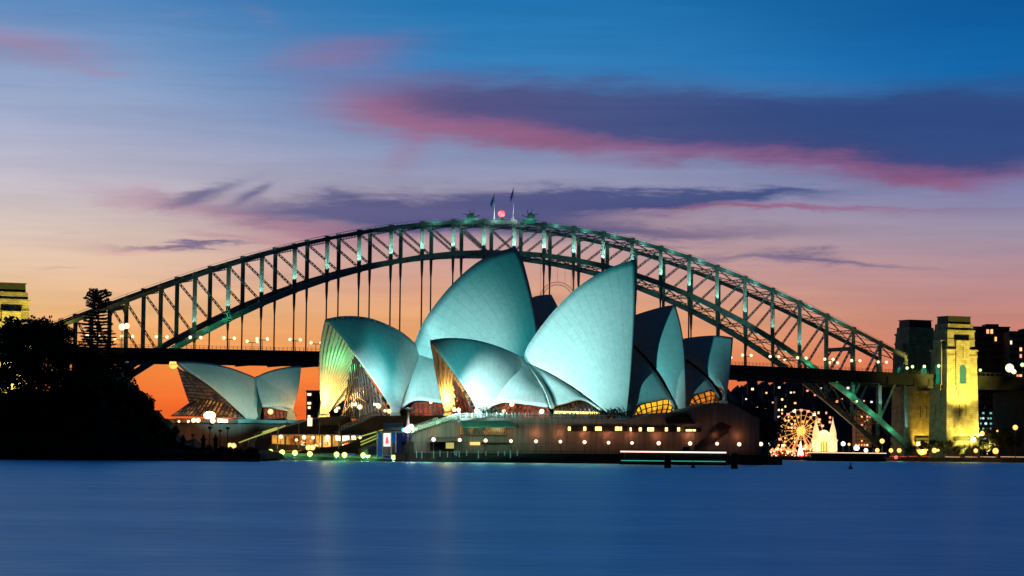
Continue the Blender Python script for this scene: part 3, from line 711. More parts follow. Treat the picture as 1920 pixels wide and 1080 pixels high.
# ---- restaurant shells ------------------------------------------------
rR = shell([(486, 722), (477, 712), (458, 703.5), (428, 693), (398, 686), (369, 682.5), (350, 681), (331, 681.5)], (470, 787), BEN, 13, .09,
      near_rim=[(331, 681.5, 0), (350, 696, .2), (369, 708, .38), (398, 729, .62), (428, 755, .83), (462, 786, 1)],
      back=[(486, 722, 0), (481, 738, .3), (483, 762, .7), (482, 787, 1)], footw=3.5, label='low sail at the far left, its tip under the bridge deck')
shell([(470, 716), (481, 709.5), (502, 700.5), (532, 693), (564.5, 689.5)], (545, 774), BEN, 12, .06,
      near_rim=[(564.5, 689.5, 0), (562, 714, .4), (558, 738, .75), (549, 772, 1)],
      back=[(478, 716, 0), (486, 735, .4), (490, 755, .8), (492, 766, 1)], footw=2.0, label='right-facing low sail of the pair on the left')
side_shell([(480, 708, 0), (484, 735, .5), (491, 760, .95), (492, 764, 1)], [(545, 700, .1), (553, 735, .6), (550, 765, 1), (548, 770, 1.0)], [(492, 764, 1), (510, 764, 1), (532, 764, 1), (548, 770, 1)], BEN, 12.6, 12.6, bulge=.6)
side_shell([(478, 712, 0), (478, 740, .4), (480, 765, .8), (484, 788, 1)], [(482, 712, 0), (489, 738, .4), (491, 763, .8), (486, 788, 1)], [(484, 788, 1), (485, 788, 1), (485.5, 788, 1), (486, 788, 1)], BEN, 13.2, 13.2, bulge=.1, name='gap_infill', m=mat('green_bronze_infill', (.06, .10, .08)))

# ---- mouth ribs and glass walls ------------------------------------------
def ribs(rows, n, u0=.12, off=.9, r=.5):
    """ribs on the inside of the far half of a mouth, fanned from its foot"""
    nu = len(rows)-1
    for k in range(n):
        u = u0+(1-u0)*k/(n-1); i = min(int(u*nu), nu-1); f = u*nu-i
        line = [rows[i][j].lerp(rows[i+1][j], f) for j in range(len(rows[0]))]
        b = MB(); shift = Vector((SP, -CP, 0))*off
        for j in range(0, len(line)-2, 2):
            w = r*(.45+.8*j/len(line)); b.beam(line[j]+shift, line[j+2]+shift, w, 1.1)
        b.build('rib', RIB, OH)
ribs(rA2[0], 15, .30, 1.5, 1.0)
ribs(rB2[0], 11, .35, 1.4, .8)
def glass_fan(pts_top, pts_bot, hall, wt, wb, m, n=14, name='glass_wall', mullw=.25, label=None):
    """glass wall between an upper and a lower image curve, with mullions as sub-parts"""
    A = catmull([at(px, py, axY(px, *hall)-wt*d) for px, py, d in pts_top], n); B = catmull([at(px, py, axY(px, *hall)-wb*d) for px, py, d in pts_bot], n)
    rows = [[a.lerp(b, t/6)+Vector((SP, -CP, 0))*(.8*math.sin(math.pi*t/6)) for t in range(7)] for a, b in zip(A, B)]
    b = MB(); b.grid(rows); o = b.build(name, m, OH, solid=.12)
    if label: o['label'] = label
    b2 = MB(); sh = Vector((SP, -CP, 0))*.25
    for i, (p, q) in enumerate(zip(A, B)): 
        for t in range(6): b2.beam(rows[i][t]+sh, rows[i][t+1]+sh, mullw, .4)
    for t in (2, 4, 6): 
        for i in range(n): b2.beam(rows[i][t]+sh*1.3, rows[i+1][t]+sh*1.3, mullw, .25)
    b2.build('mullion', BRONZE, o)
    return o
# far hall mouth
glass_fan([(644, 770, -.8), (653, 710, -.5), (664, 668, -.1), (678, 690, .35), (705, 728, .75), (728, 768, .9)], [(638, 785, -.85), (660, 785, -.4), (676, 785, 0), (695, 785, .4), (715, 785, .7), (740, 785, .9)], FARH, 20, 20, GW_DARK, 18, mullw=.5, label='tall dim brown glass wall in the far left mouth')
# near hall small mouth
glass_fan([(848, 772, -.6), (852, 745, -.3), (850, 712, .2), (866, 735, .7), (888, 768, .95)], [(845, 786, -.6), (858, 786, -.3), (868, 786, .1), (880, 786, .6), (894, 786, .9)], NEAR, 14, 14, GW_RED, 10, mullw=.4)
# under the side shells
glass_fan([(765, 770, .9), (780, 754, .85), (830, 758, .85), (880, 764, .85)], [(758, 786, .9), (790, 786, .9), (835, 786, .9), (880, 786, .9)], FARH, 22, 22, GW_RED, 14, mullw=.3)
glass_fan([(930, 762, .9), (944, 757, .9), (985, 760, .9), (1026, 765, .9)], [(895, 788, .9), (960, 788, .9), (990, 788, .9), (1034, 788, .9)], NEAR, 16, 16, GW_RED, 12, mullw=.3)
glass_fan([(1038, 767, .92), (1060, 760, .92), (1093, 753, .92), (1128, 774, .92)], [(1036, 788, .95), (1070, 788, .95), (1110, 788, .95), (1145, 790, .95)], NEAR, 17, 17, GW_DARK, 12, mullw=.3)
glass_fan([(1190, 782, .9), (1198, 762, .9), (1228, 754, .9), (1256, 750, .9), (1262, 768, .9)], [(1186, 792, .95), (1205, 786, .95), (1228, 778, .95), (1250, 776, .95), (1266, 776, .95)], NEAR, 17, 17, GW_YEL, 9, mullw=.3, label='glowing yellow glass under the second nested sail')
glass_fan([(1292, 768, .9), (1299, 744, .9), (1318, 738, .9), (1337, 733, .9), (1346, 748, .9)], [(1292, 771, .9), (1302, 767, .9), (1320, 762, .9), (1337, 757, .9), (1346, 754, .9)], NEAR, 13, 13, GW_WARM, 7, mullw=.3)
glass_fan([(494, 766, .9), (510, 765, .9), (532, 765, .9), (548, 770, .9)], [(495, 786, .9), (510, 785, .9), (532, 784, .9), (555, 780, .9)], BEN, 11, 11, GW_RED, 8, mullw=.3)
# restaurant mouth: upper glass and flared skirt
glass_fan([(333, 690, 0), (355, 755, -.5), (360, 757, -.4)], [(333.5, 690.5, 0), (400, 733, .6), (452, 782, .9)], BEN, 12, 12, GW_DARK, 12, mullw=.45)
glass_fan([(355, 757, -.4), (375, 750, 0), (400, 748, .4), (430, 762, .8), (450, 780, 1)], [(321, 780, -.2), (352, 780, .3), (390, 781, .8), (425, 783, 1.2), (456, 785, 1.3)], BEN, 11, 13, glass_mat('glass_copper_glow', (.05, .015, .012), (.75, .28, .06), .9, .35, .55), 16, mullw=.6, label='flared copper-lit glass skirt of the restaurant')
# infill behind the slots of the nested sails
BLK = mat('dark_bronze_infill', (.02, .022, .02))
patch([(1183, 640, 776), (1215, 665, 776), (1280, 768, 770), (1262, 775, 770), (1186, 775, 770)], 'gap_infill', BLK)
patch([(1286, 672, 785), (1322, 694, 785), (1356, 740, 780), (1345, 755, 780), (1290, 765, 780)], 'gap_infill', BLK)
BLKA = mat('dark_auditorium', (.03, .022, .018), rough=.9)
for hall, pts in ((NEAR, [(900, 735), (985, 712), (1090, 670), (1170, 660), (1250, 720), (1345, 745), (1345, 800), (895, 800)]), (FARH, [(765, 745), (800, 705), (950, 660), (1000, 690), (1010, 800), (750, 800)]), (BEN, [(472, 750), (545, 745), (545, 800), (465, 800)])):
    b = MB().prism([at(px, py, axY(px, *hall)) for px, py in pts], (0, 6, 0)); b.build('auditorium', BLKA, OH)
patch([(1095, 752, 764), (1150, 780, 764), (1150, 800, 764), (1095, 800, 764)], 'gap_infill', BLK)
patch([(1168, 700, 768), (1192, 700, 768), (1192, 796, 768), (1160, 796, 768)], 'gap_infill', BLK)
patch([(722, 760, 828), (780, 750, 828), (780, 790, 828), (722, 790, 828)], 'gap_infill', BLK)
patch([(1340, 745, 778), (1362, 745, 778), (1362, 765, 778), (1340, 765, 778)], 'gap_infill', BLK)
# ---- podium and steps -----------------------------------------------------
def wall_slab(prof, Y0, depth, m, name, label=None, slope=TP*.55, parent=None, x0=1000):
    """vertical face through the image points, extruded backwards"""
    def dY(px):
        k = (px-960)/F; X0 = gx(x0, Y0); return (Y0-slope*X0)/(1-slope*k)
    poly = [at(px, py, dY(px)) for px, py in prof]
    b = MB().prism(poly, (-depth*.17, depth, 0)); o = b.build(name, m, parent or OH)
    if label: o['label'] = label
    return o, dY
pod, pY = wall_slab([(690, 853), (690, 842), (775, 812), (860, 783.5), (900, 783), (1137, 785.5), (1175, 789.5), (1205, 781), (1225, 774.5), (1282, 772), (1297, 766), (1340, 755), (1372, 757), (1424, 785), (1424, 856)], 736, 34, GRAN, 'podium', 'pinkish granite podium wall lit by the promenade lamps')
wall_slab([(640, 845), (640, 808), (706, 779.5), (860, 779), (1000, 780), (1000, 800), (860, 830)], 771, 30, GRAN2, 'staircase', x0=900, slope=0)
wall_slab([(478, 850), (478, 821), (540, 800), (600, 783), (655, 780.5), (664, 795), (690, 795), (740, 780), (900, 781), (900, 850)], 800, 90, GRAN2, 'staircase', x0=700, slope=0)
wall_slab([(597, 797), (602, 782), (648, 780), (655, 797)], 792, 6, GRAN2, 'parapet', slope=0, x0=700)
wall_slab([(280, 860), (292, 790), (330, 787), (570, 788), (570, 860)], 835, 50, mat('brick_red_granite', (.30, .16, .12), rough=.85, var=.2, kind='vstreak'), 'lower_podium', slope=0, x0=450)
wall_slab([(296, 792), (297, 785), (445, 786), (560, 789), (560, 794), (400, 793)], 832, 3, PALE, 'parapet', slope=0, x0=450)
# broad step treads across the near stairs
b = MB()
for i in range(16):
    px = 775+85*i/16; py = 812-28.5*i/16; Y = pY(px)
    p = at(px, py, Y-.1); b.box((p.x, p.y+15, p.z-.3), (.9, 31, .55), 0)
b.build('step', GRAN2, OH)
def rail(pts, name='handrail', m=None, h=1.1, posts=10, w=.22):
    P = [at(*p) for p in pts]; b = MB()
    for p, q in zip(P, P[1:]):
        b.beam(p+Vector((0, 0, h)), q+Vector((0, 0, h)), w); b.beam(p+Vector((0, 0, h*.5)), q+Vector((0, 0, h*.5)), w*.6)
        for i in range(posts+1): c = p.lerp(q, i/posts); b.beam(c, c+Vector((0, 0, h)), w*.7)
    return b.build(name, m or POLEW, OH)
POLEW = mat('pale_metal_rail', (.5, .52, .45), rough=.4, metal=.3)
rail([(770, 811, 728), (815, 797, 728), (862, 781.5, 729)], posts=14, w=.4)
rail([(776, 805, 733), (820, 790.5, 733)], posts=14, w=.3)
rail([(862, 783, 735), (1000, 784, 735.5), (1137, 786, 740)], posts=50, w=.1)
rail([(1310, 841, 742), (1420, 784, 750)], posts=24, w=.3)
rail([(640, 806, 770), (706, 778, 770)], posts=12, w=.35)
rail([(478, 820, 799), (540, 799, 799)], posts=10, w=.35)
# dark stair cut on the north end
b = MB(); P = [at(1308, 843, 738), at(1424, 783, 745), at(1424, 770, 745), at(1380, 776, 743), at(1348, 792, 741), at(1318, 812, 739)]
# strip window with the awning window
def pane(x0, y0, x1, y1, m, name='window', dy=-.35, frame=True):
    Y0, Y1 = pY(x0)+dy, pY(x1)+dy
    b = MB().prism([at(x0, y0, Y0), at(x1, y0, Y1), at(x1, y1, Y1), at(x0, y1, Y0)], (0, .3, 0)); o = b.build(name, m, OH)
    return o
def lit_strip(x0, x1, y0, y1):
    o = pane(x0, y0, x1, y1, mat('recess_black', (.01, .01, .01)), 'window', -.3)
    random.seed(int(x0)); x = x0+2; k = 0
    b = MB()
    while x < x1-4:
        w = random.choice((3, 5, 8, 12)); 
        if random.random() < .62:
            Y = pY(x)-.5; b.prism([at(x, y0+2.2, Y), at(min(x+w, x1-1), y0+2.2, Y), at(min(x+w, x1-1), y1-1.5, Y), at(x, y1-1.5, Y)], (0, .1, 0))
        x += w+random.choice((1.5, 3, 6))
    b.build('lit_pane', emat('window_glow_amber', (1, .62, .16), 3.2), o)
lit_strip(1063, 1177, 798, 809); lit_strip(1179, 1276, 799.5, 810); lit_strip(1284, 1314, 803, 810)
o = pane(862, 800.5, 949, 815.5, glass_mat('cafe_glass', (.02, .10, .06), (1, .45, .05), .8, .45, .56), 'window'); o['label'] = 'wide cafe window under the green awning'
b = MB()
for i in range(24):
    px = 862+87*i/23; Y = pY(px)-.6; b.beam(at(px, 800.5, Y), at(px, 815.5, Y), .18)
b.beam(at(861, 812, pY(861)-.62), at(950, 812, pY(950)-.62), .7, .2); b.beam(at(861, 815.6, pY(861)-.62), at(950, 815.6, pY(950)-.62), .3, .3); b.build('mullion', BRONZE, o)
b = MB(); b.prism([at(863, 788.5, pY(863)-.3), at(951, 789, pY(951)-.3), at(966, 800.5, pY(960)-4.5), at(869, 800.5, pY(869)-4.5)], (0, 0, -.2)); b.build('awning', mat('green_awning', (.10, .35, .26), rough=.8), OH)
b = MB().ball(at(970, 799, pY(966)-4.3), .55); b.build('awning_end_cap', STEELD, OH)
o = pane(806, 828, 851, 845, mat('recess_black', (.01, .01, .01)), 'doorway', -.4)
pane(836, 830, 851, 841, emat('dim_yellow_light', (.65, .55, .12), .8), 'lit_panel', -.55)
b = MB(); b.prism([at(798, 827, pY(800)-3.5), at(866, 826, pY(860)-3.5), at(862, 819, pY(860)-.2), at(806, 819.5, pY(806)-.2)], (0, 0, -.3)); b.build('canopy', mat('grey_canopy', (.14, .13, .12)), OH)
pane(881, 829, 900, 834.5, emat('orange_sign_light', (1, .45, .12), 1.5), 'lit_panel', -.5)
pane(901, 830, 956, 832.5, mat('recess_black', (.01, .01, .01)), 'vent', -.5)
for x0, y0, x1, y1, x2, y2, x3, y3 in ((1247, 784, 1278, 776, 1302, 795, 1249, 794), (1282, 776, 1292, 778, 1304, 795, 1290, 795)):
    b = MB().prism([at(x0, y0, pY(x0)-.3), at(x1, y1, pY(x1)-.3), at(x2, y2, pY(x2)-.3), at(x3, y3, pY(x3)-.3)], (0, .2, 0)); b.build('painted_recess_shade', mat('recess_black', (.01, .01, .01)), OH)  # dark slabs stand in for the shade of recesses
# north stair: a solid flight standing proud of the wall
b = MB(); b.prism([at(1302, 846, 741), at(1424, 780, 746), at(1424, 768, 746), at(1366, 783, 744), at(1345, 796, 743), at(1330, 815, 742), at(1300, 838, 741)][::1], (0, 4, 0))
b.build('staircase', mat('dark_stair_granite', (.035, .035, .035)), OH)
# yellow light trough under the near side shells
b = MB(); b.prism([at(1040, 770.5, 745), at(1124, 772.5, 748), at(1124, 776.5, 748), at(1040, 775.5, 745)], (0, .5, 0)); b.build('lit_bar_front', emat('amber_strip_light', (1, .62, .04), 2.6), OH)
QDK = mat('dark_timber', (.05, .04, .03), rough=.9)
# ---- floodlights --------------------------------------------------------
T1 = (.02, .72, .78); T2 = (.58, .94, 1.0)
def flood(pos, tgt, c, P, ang, r=.6): spot(pos, tgt, c, P, ang, .6, r)
# floodlight banks on an added jetty, outside the frame to the left; an added visor below each keeps the light off the podium
HM = mat('floodlight_housing', (.05, .05, .05), rough=.5)
def bank(pos, tgt, c, P, ang, r, label, drop=.0):
    pos = Vector(pos); d = (Vector(tgt)-pos); d.z = 0; d.normalize(); sd = Vector((-d.y, d.x, 0))
    t = thing('floodlight_bank', label, 'floodlight', (pos.x, pos.y, 0))
    MB().tube((pos.x, pos.y, 0), (pos.x, pos.y, pos.z-1.2), .4, .25).build('mast', HM, t)
    b = MB(); c0 = pos+d*6; b.prism([c0+sd*4+Vector((0, 0, -.12+drop)), c0-sd*4+Vector((0, 0, -.12+drop)), c0-sd*4+Vector((0, 0, -2.5)), c0+sd*4+Vector((0, 0, -2.5))], d*.2)
    b.beam(pos+Vector((0, 0, -1.4)), c0+Vector((0, 0, -1.4)), .3); b.build('visor', HM, t)
    b = MB(); c1 = pos-d*1.4; b.prism([c1+sd*1.2+Vector((0, 0, -1.2)), c1-sd*1.2+Vector((0, 0, -1.2)), c1-sd*1.2+Vector((0, 0, 1.2)), c1+sd*1.2+Vector((0, 0, 1.2))], -d*.5)
    b.beam(pos+Vector((0, 0, -1.2)), c1+Vector((0, 0, -1.2)), .3); b.build('housing', HM, t)
    flood(pos, tgt, c, P, ang, r)
bank((-142, 560, 15.0), at(1150, 650, 780), T1, 1.8e6, 14.5, .08, 'tall floodlight bank on the jetty shining teal at the sails', .08)
bank((-134, 572, 14.0), at(1190, 700, 775), (.6, .96, 1), .6e6, 14, .08, 'lower floodlight bank on the jetty shining pale light at the sails', .08)
t = thing('jetty', 'unseen timber jetty added to carry the floodlights off the headland', 'jetty', (-140, 570, 0))
MB().box((-139, 566, .8), (16, 22, .4)).build('deck', QDK, t)
for jx in (-146, -132):
    for jy in (557, 566, 575): MB().tube((jx, jy, -2), (jx, jy, .9), .25).build('pile', QDK, t)
# lights along the forecourt, above the podium wall and aimed up
def up(px, Y, tpx, tpy, tY, c, P, ang=75, z=14.0):
    p = Vector((gx(px, Y), Y, z)); flood(p, at(tpx, tpy, tY), c, P, ang, .4)
up(766, 719, 1075, 690, 765, (.6, .97, 1), 210000, 46, 15.2)      # on the disc of the cone mast
up(757, 720, 925, 700, 752, T2, 7000, 60, 15.0)
up(700, 772, 890, 665, 838, (.6, .97, 1), 125000, 38)
up(575, 790, 725, 710, 830, T2, 80000, 40)
up(562, 750, 905, 560, 838, T1, 240000, 40, 14)
up(598, 750, 700, 650, 830, T1, 50000, 36, 14)
up(640, 792, 800, 700, 825, T2, 26000, 50)
up(420, 800, 430, 710, 855, (.22, .9, .95), 40000, 50)
up(520, 805, 525, 710, 858, (.22, .9, .95), 20000, 50)
def mouth(px, py, Y, foot, P):
    c = at(px, py, Y); t = MB(); t.ball(c, .6); t.build('mouth_floodlight', emat('orange_floodlight', (1, .62, .18), 6), OH, True)
    f = at(*foot)
    lamp(f+Vector((0, -5.5, 2.5)), (1, .48, .09), P, r=1.2)
    lamp(f+Vector((0, -4.5, 0)), (1, .62, .2), P*.8, r=.8)
    spot(f+Vector((-1, -8, 0)), f+Vector((0, 4, 26)), (1, .55, .12), P*.55, 60, r=1)
mouth(630, 770, 836, (617, 762, 850), 5200)
mouth(852, 768, 766, (840, 758, 778), 3300)
lamp(at(635, 690, 838), (.15, 1, .4), 2600, r=1.5)  # green lights added in the mouth for teal light reflected on the ribs
lamp(at(625, 640, 837), (.06, 1, .5), 1500, r=1.5)
for px, py, k in ((391, 772, 1), (407, 777, .6)): lamp(at(px, py, 838), (1, .5, .1), 1800*k, r=1)

for px, py in ((800, 812), (845, 795), (900, 790), (950, 800), (1010, 800)): lamp(at(px, py, 724), (.45, 1, .65), 700 if px < 960 else 350, r=1)  # green lights without fixtures, added to tint the podium wall

# ------------------------------------------------------------------ land
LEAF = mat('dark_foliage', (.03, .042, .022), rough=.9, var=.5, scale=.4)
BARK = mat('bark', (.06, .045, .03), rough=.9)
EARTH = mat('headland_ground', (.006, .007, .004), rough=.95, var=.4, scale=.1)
def interp(x, P):
    for (a, b), (c, d) in zip(P, P[1:]):
        if x <= c: return b+(d-b)*max(0, (x-a))/(c-a)
    return P[-1][1]
def headland():
    prof = [(-200, 724), (110, 722), (205, 712), (228, 748), (262, 786), (300, 812), (330, 828), (360, 838), (470, 842), (488, 846), (492, 860)]
    rows = []
    for j in range(16):
        Y = (622, 628, 634, 640, 646, 652, 660, 670, 680, 690, 700, 705, 708, 710, 715, 722)[j]; k = min(1, (j/3)**.6) if j < 12 else max(0, 1-(j-11)/4)
        row = []
        for i in range(120):
            px = -260+753*i/119; z = at(px, interp(px, prof), 650).z
            x = gx(px, 650); zz = z*k+(.9*math.sin(x*.7+j)+.6*math.sin(x*1.9+j*2)-1.6)*k*min(1, z/8)
            row.append(Vector((x+(1.5*math.sin(j*1.3)), Y, zz-(1.5 if j == 0 or j == 15 else 0))))
        rows.append(row)
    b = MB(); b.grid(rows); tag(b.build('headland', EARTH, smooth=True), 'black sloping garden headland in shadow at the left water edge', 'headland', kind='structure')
headland()
# low stone sea wall along the headland
t = MB(); P0, P1 = at(-20, 857, 628), at(490, 858, 634); t.beam((P0.x, 624, .4), (P1.x, 630, .4), 1.0, 3.4)
tag(t.build('sea_wall', mat('dark_sandstone', (.05, .045, .035), rough=.9)), 'dark stone sea wall at the foot of the left headland', 'wall')

def tree_proto(seed, h, spread, nleaf, label, dens=1.0, low=.25):
    random.seed(seed); t = thing('shade_tree', label, 'tree', (0, 0, 0), 'dark trees massed on the left headland')
    b = MB(); b.tube((0, 0, -1), (0, 0, h*.35), h*.035, h*.025, 7); tips = []
    for i in range(9):
        a = i*2.4; r = spread*(.35+.5*random.random()); z = h*(.55+.35*random.random())
        q = Vector((math.cos(a)*r, math.sin(a)*r, z)); m_ = Vector((math.cos(a)*r*.4, math.sin(a)*r*.4, h*.45))
        b.tube((0, 0, h*.3), m_, h*.018, h*.012, 5); b.tube(m_, q, h*.012, h*.004, 5); tips.append(q)
        for k in range(2):
            q2 = q+Vector((random.uniform(-1, 1), random.uniform(-1, 1), random.uniform(-.2, 1)))*spread*.3; b.tube(m_.lerp(q, .6), q2, h*.007, h*.003, 4); tips.append(q2)
    b.build('trunk', BARK, t)
    b = MB(); cl = [(q, spread*random.uniform(.18, .32)) for q in tips]
    for _ in range(nleaf):
        c, r = random.choice(cl); d = Vector((random.gauss(0, 1), random.gauss(0, 1), random.gauss(0, .8))); d = d.normalized()*r*random.random()**.4
        p = c+d; s = random.uniform(.2, .5); n = Vector((random.gauss(0, 1), random.gauss(0, 1), random.gauss(0, 1))).normalized(); a = n.orthogonal().normalized()*s; e = n.cross(a).normalized()*s*.6
        b.add([p-a, p-e, p+a, p+e], [(0, 1, 2, 3)])
    b.build('crown', LEAF, t); return t
def hg(px): return None
TP1 = tree_proto(3, 13, 6.5, 2600, 'round-crowned tree black against the sky left of the tall pine')
TP2 = tree_proto(5, 11, 5.5, 1900, 'loose feathery tree black against the sky')
TP3 = tree_proto(9, 6, 4.5, 1500, 'low dark shrub-like tree low on the slope')
LT = 'leafy tree merging into the black mass of the left headland'
def put(proto, px, py_top, Y, h, sc_, label, rz):
    p = at(px, py_top, Y); z = p.z-h*sc_; return (p.x, p.y, z)
trees = [  # px, top py, depth, proto, scale, label
 (6, 601, 655, 0, 1.1, 'leftmost round tree in front of the lit pylon base'), (30, 606, 650, 1, 1.15, 'loose-topped tree in front of the middle of the left pylon'), (52, 598, 658, 0, 1.05, 'tree covering the right foot of the left pylon'),
 (72, 600, 662, 1, 1.1, 'feathery tree just right of the left pylon'), (92, 606, 655, 1, 1.0, 'open feathery tree catching warm light left of the arch end'), (111, 602, 652, 1, .75, 'small pointed tree where the top chord comes down'),
 (126, 636, 665, 1, .9, 'round bush-like tree under the low end of the top chord'), (142, 648, 660, 0, .85, None), (20, 640, 640, 0, 1.1, None), (62, 645, 642, 0, 1.1, None), (100, 640, 640, 0, 1.05, None), (150, 668, 645, 0, 1.05, None),
 (205, 668, 650, 0, .95, None), (188, 690, 640, 0, 1.1, None), (222, 700, 655, 1, .95, 'tree edging the orange sky just below the bridge deck'), (236, 738, 650, 1, .85, 'tree edging the orange sky on the steep slope'), (215, 740, 640, 0, 1.0, None), (250, 762, 645, 2, .95, 'shrub on the slope under the lower bridge chord'),
 (40, 690, 635, 0, 1.1, None), (90, 692, 635, 0, 1.1, None), (140, 700, 635, 0, 1.1, None), (268, 778, 640, 2, 1.0, 'shrub at the bend of the slope'), (286, 792, 642, 2, .9, None), (305, 806, 640, 2, .9, None), (322, 820, 640, 2, .8, None), (345, 830, 640, 2, .7, None),
 (240, 728, 652, 1, .62, None), (252, 742, 650, 2, 1.2, None), (258, 764, 650, 2, 1.0, None), (272, 780, 648, 2, .9, None), (228, 716, 660, 1, .8, 'small tree edging the orange sky beside the arch foot'), (258, 764, 660, 2, 1.1, None), (276, 778, 655, 2, 1.0, None), (294, 790, 655, 2, .9, None), (311, 803, 655, 2, .8, None), (243, 738, 662, 1, .7, None), (20, 750, 632, 0, 1.0, None), (75, 750, 632, 0, 1.0, None), (130, 755, 632, 0, 1.0, None), (185, 760, 632, 0, 1.0, None), (235, 790, 632, 2, 1.2, None), (275, 820, 632, 2, 1.1, None), (380, 836, 638, 2, .55, None), (410, 838, 636, 2, .5, None), (440, 838, 638, 2, .5, None), (470, 839, 637, 2, .45, None)]
protos = [(TP1, 13.6), (TP2, 11.6), (TP3, 6.6)]; usedp = set()
random.seed(4)
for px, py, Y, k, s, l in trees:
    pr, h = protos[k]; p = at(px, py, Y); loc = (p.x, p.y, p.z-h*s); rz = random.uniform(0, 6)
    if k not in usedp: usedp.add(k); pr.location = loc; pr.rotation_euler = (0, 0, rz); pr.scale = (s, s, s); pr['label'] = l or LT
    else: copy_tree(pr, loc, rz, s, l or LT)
def pine():
    random.seed(11); H = 34; base = at(184, 541, 648); bx, by, bz = base.x, base.y, base.z-H
    t = thing('norfolk_pine', 'tall tiered norfolk pine black in front of the left end of the arch', 'pine tree', (bx, by, bz))
    MB().tube((bx, by, bz), (bx+.2, by, bz+H-.8), .55, .12, 8).build('trunk', BARK, t)
    b = MB(); lim = MB(); z = 9.0
    while z < H-.6:
        f = z/H; top = z > H*.83
        R = random.uniform(.85, 1.08)*5.6-2.6*max(0, (f-.5)/.33) if not top else (2.7+11*(f-.83) if f < .91 else 3.6-28*(f-.91))
        for i in range(7 if not top else 9):
            a = i*2*math.pi/(7 if not top else 9)+random.uniform(-.2, .2)+z; r = max(.5, R)*random.uniform(.75, 1.1); rise = (.03 if not top else .34)*r+random.uniform(-.1, .3)
            p = Vector((bx, by, bz+z)); q = p+Vector((math.cos(a)*r, math.sin(a)*r, rise)); lim.tube(p, q, .07, .03, 3)
            n = int(r*(15 if not top else 4.5))
            for k in range(n):
                u = (k+.5)/n; c = p.lerp(q, .15+.85*u); w = .5 if not top else .38
                for _ in range(4):
                    d = Vector((random.uniform(-w, w), random.uniform(-w, w), random.uniform(-.06, .22))); s = random.uniform(.16, .38)
                    m1 = c+d; b.add([m1+Vector((-s, 0, -.05)), m1+Vector((0, -s*.7, .06)), m1+Vector((s, 0, .1)), m1+Vector((0, s*.7, -.04))], [(0, 1, 2, 3)])
            if top or random.random() < .5:
                for _ in range(5): 
                    m1 = q+Vector((random.uniform(-.3, .3), random.uniform(-.3, .3), random.uniform(-.1, .4))); s = .2; b.add([m1+Vector((-s, 0, 0)), m1+Vector((0, 0, s)), m1+Vector((s, 0, 0)), m1+Vector((0, 0, -s))], [(0, 1, 2, 3)])
        z += random.uniform(.6, .95) if not top else .8
    lim.build('limb', BARK, t); b.build('crown', LEAF, t)
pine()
# ---- things on the headland and the forecourt --------------------------
SIL = mat('black_painted_iron', (.03, .03, .03), rough=.6)
gp = None
for i, (px, l) in enumerate(((321, 'leftmost dark gate pillar with a finial on the low bank'), (343, 'second gate pillar from the left with a finial'), (381, 'third gate pillar from the left with a finial'), (404, 'rightmost dark gate pillar with a finial, nearest the orange lamps'))):
    p = at(px, 846, 650); loc = (p.x, p.y, p.z)
    if gp is None:
        gp = thing('gate_pillar', l, 'pillar', (0, 0, 0), 'gate pillars on the low bank')
        MB().box((0, 0, -.5), (.95, .95, 3.2)).build('shaft', mat('dark_sandstone', (.05, .045, .035)), gp)
        MB().box((0, 0, 2.7), (1.4, 1.4, .35)).box((0, 0, 3.05), (1.0, 1.0, .3)).build('capital', mat('dark_sandstone', (.05, .045, .035)), gp)
        MB().lathe((0, 0, 3.35), [(.3, 0), (.42, .3), (.15, .6), (.05, 1.0)], 8).build('finial', SIL, gp)
        gp.location = loc
    else: copy_tree(gp, loc, label=l)
for px, py, h, l in ((329.5, 800, 7, 'tall dark lamp post left of the gate pillars'), (362, 816, 4, 'short dark lamp post before the brick wall'), (393, 802, 6.5, 'dark lamp post between the two right gate pillars'), (413, 808, 5.5, 'dark lamp post with a wide hood near the orange lamps'), (427, 803, 6, 'rightmost dark lamp post before the brick wall')):
    p = at(px, py, 660); t = thing('lamp_post', l, 'lamp post', (p.x, p.y, p.z-h)); MB().tube((p.x, p.y, p.z-h), p, .14, .1).build('pole', SIL, t); MB().lathe((p.x, p.y, p.z-.35), [(.12, 0), (.5, .3), (.48, .55), (.05, .7)], 8).build('hood', SIL, t)
p = at(288, 772, 700); t = thing('slanted_mast_lamp', 'flat-topped dark mast lamp against the orange sky at far left of the brick wall', 'lamp post', (p.x, p.y, p.z-6))
MB().tube((p.x, p.y, p.z-6), p, .18).build('pole', SIL, t); MB().beam((p.x-.6, p.y, p.z-.1), (p.x+2.3, p.y, p.z+.35), 1.0, .28).build('head', SIL, t)

def glamp(px, py, Y, r, m, label, h=4, light=None, P=0, name='globe_lamp', cat='lamp', group=None, lofs=(0, -1, 0)):
    p = at(px, py, Y); t = pole_lamp(name, label, p, h, r, m, .07, group)
    if light: lamp(p+Vector(lofs), light, P, r=.3)
    return t
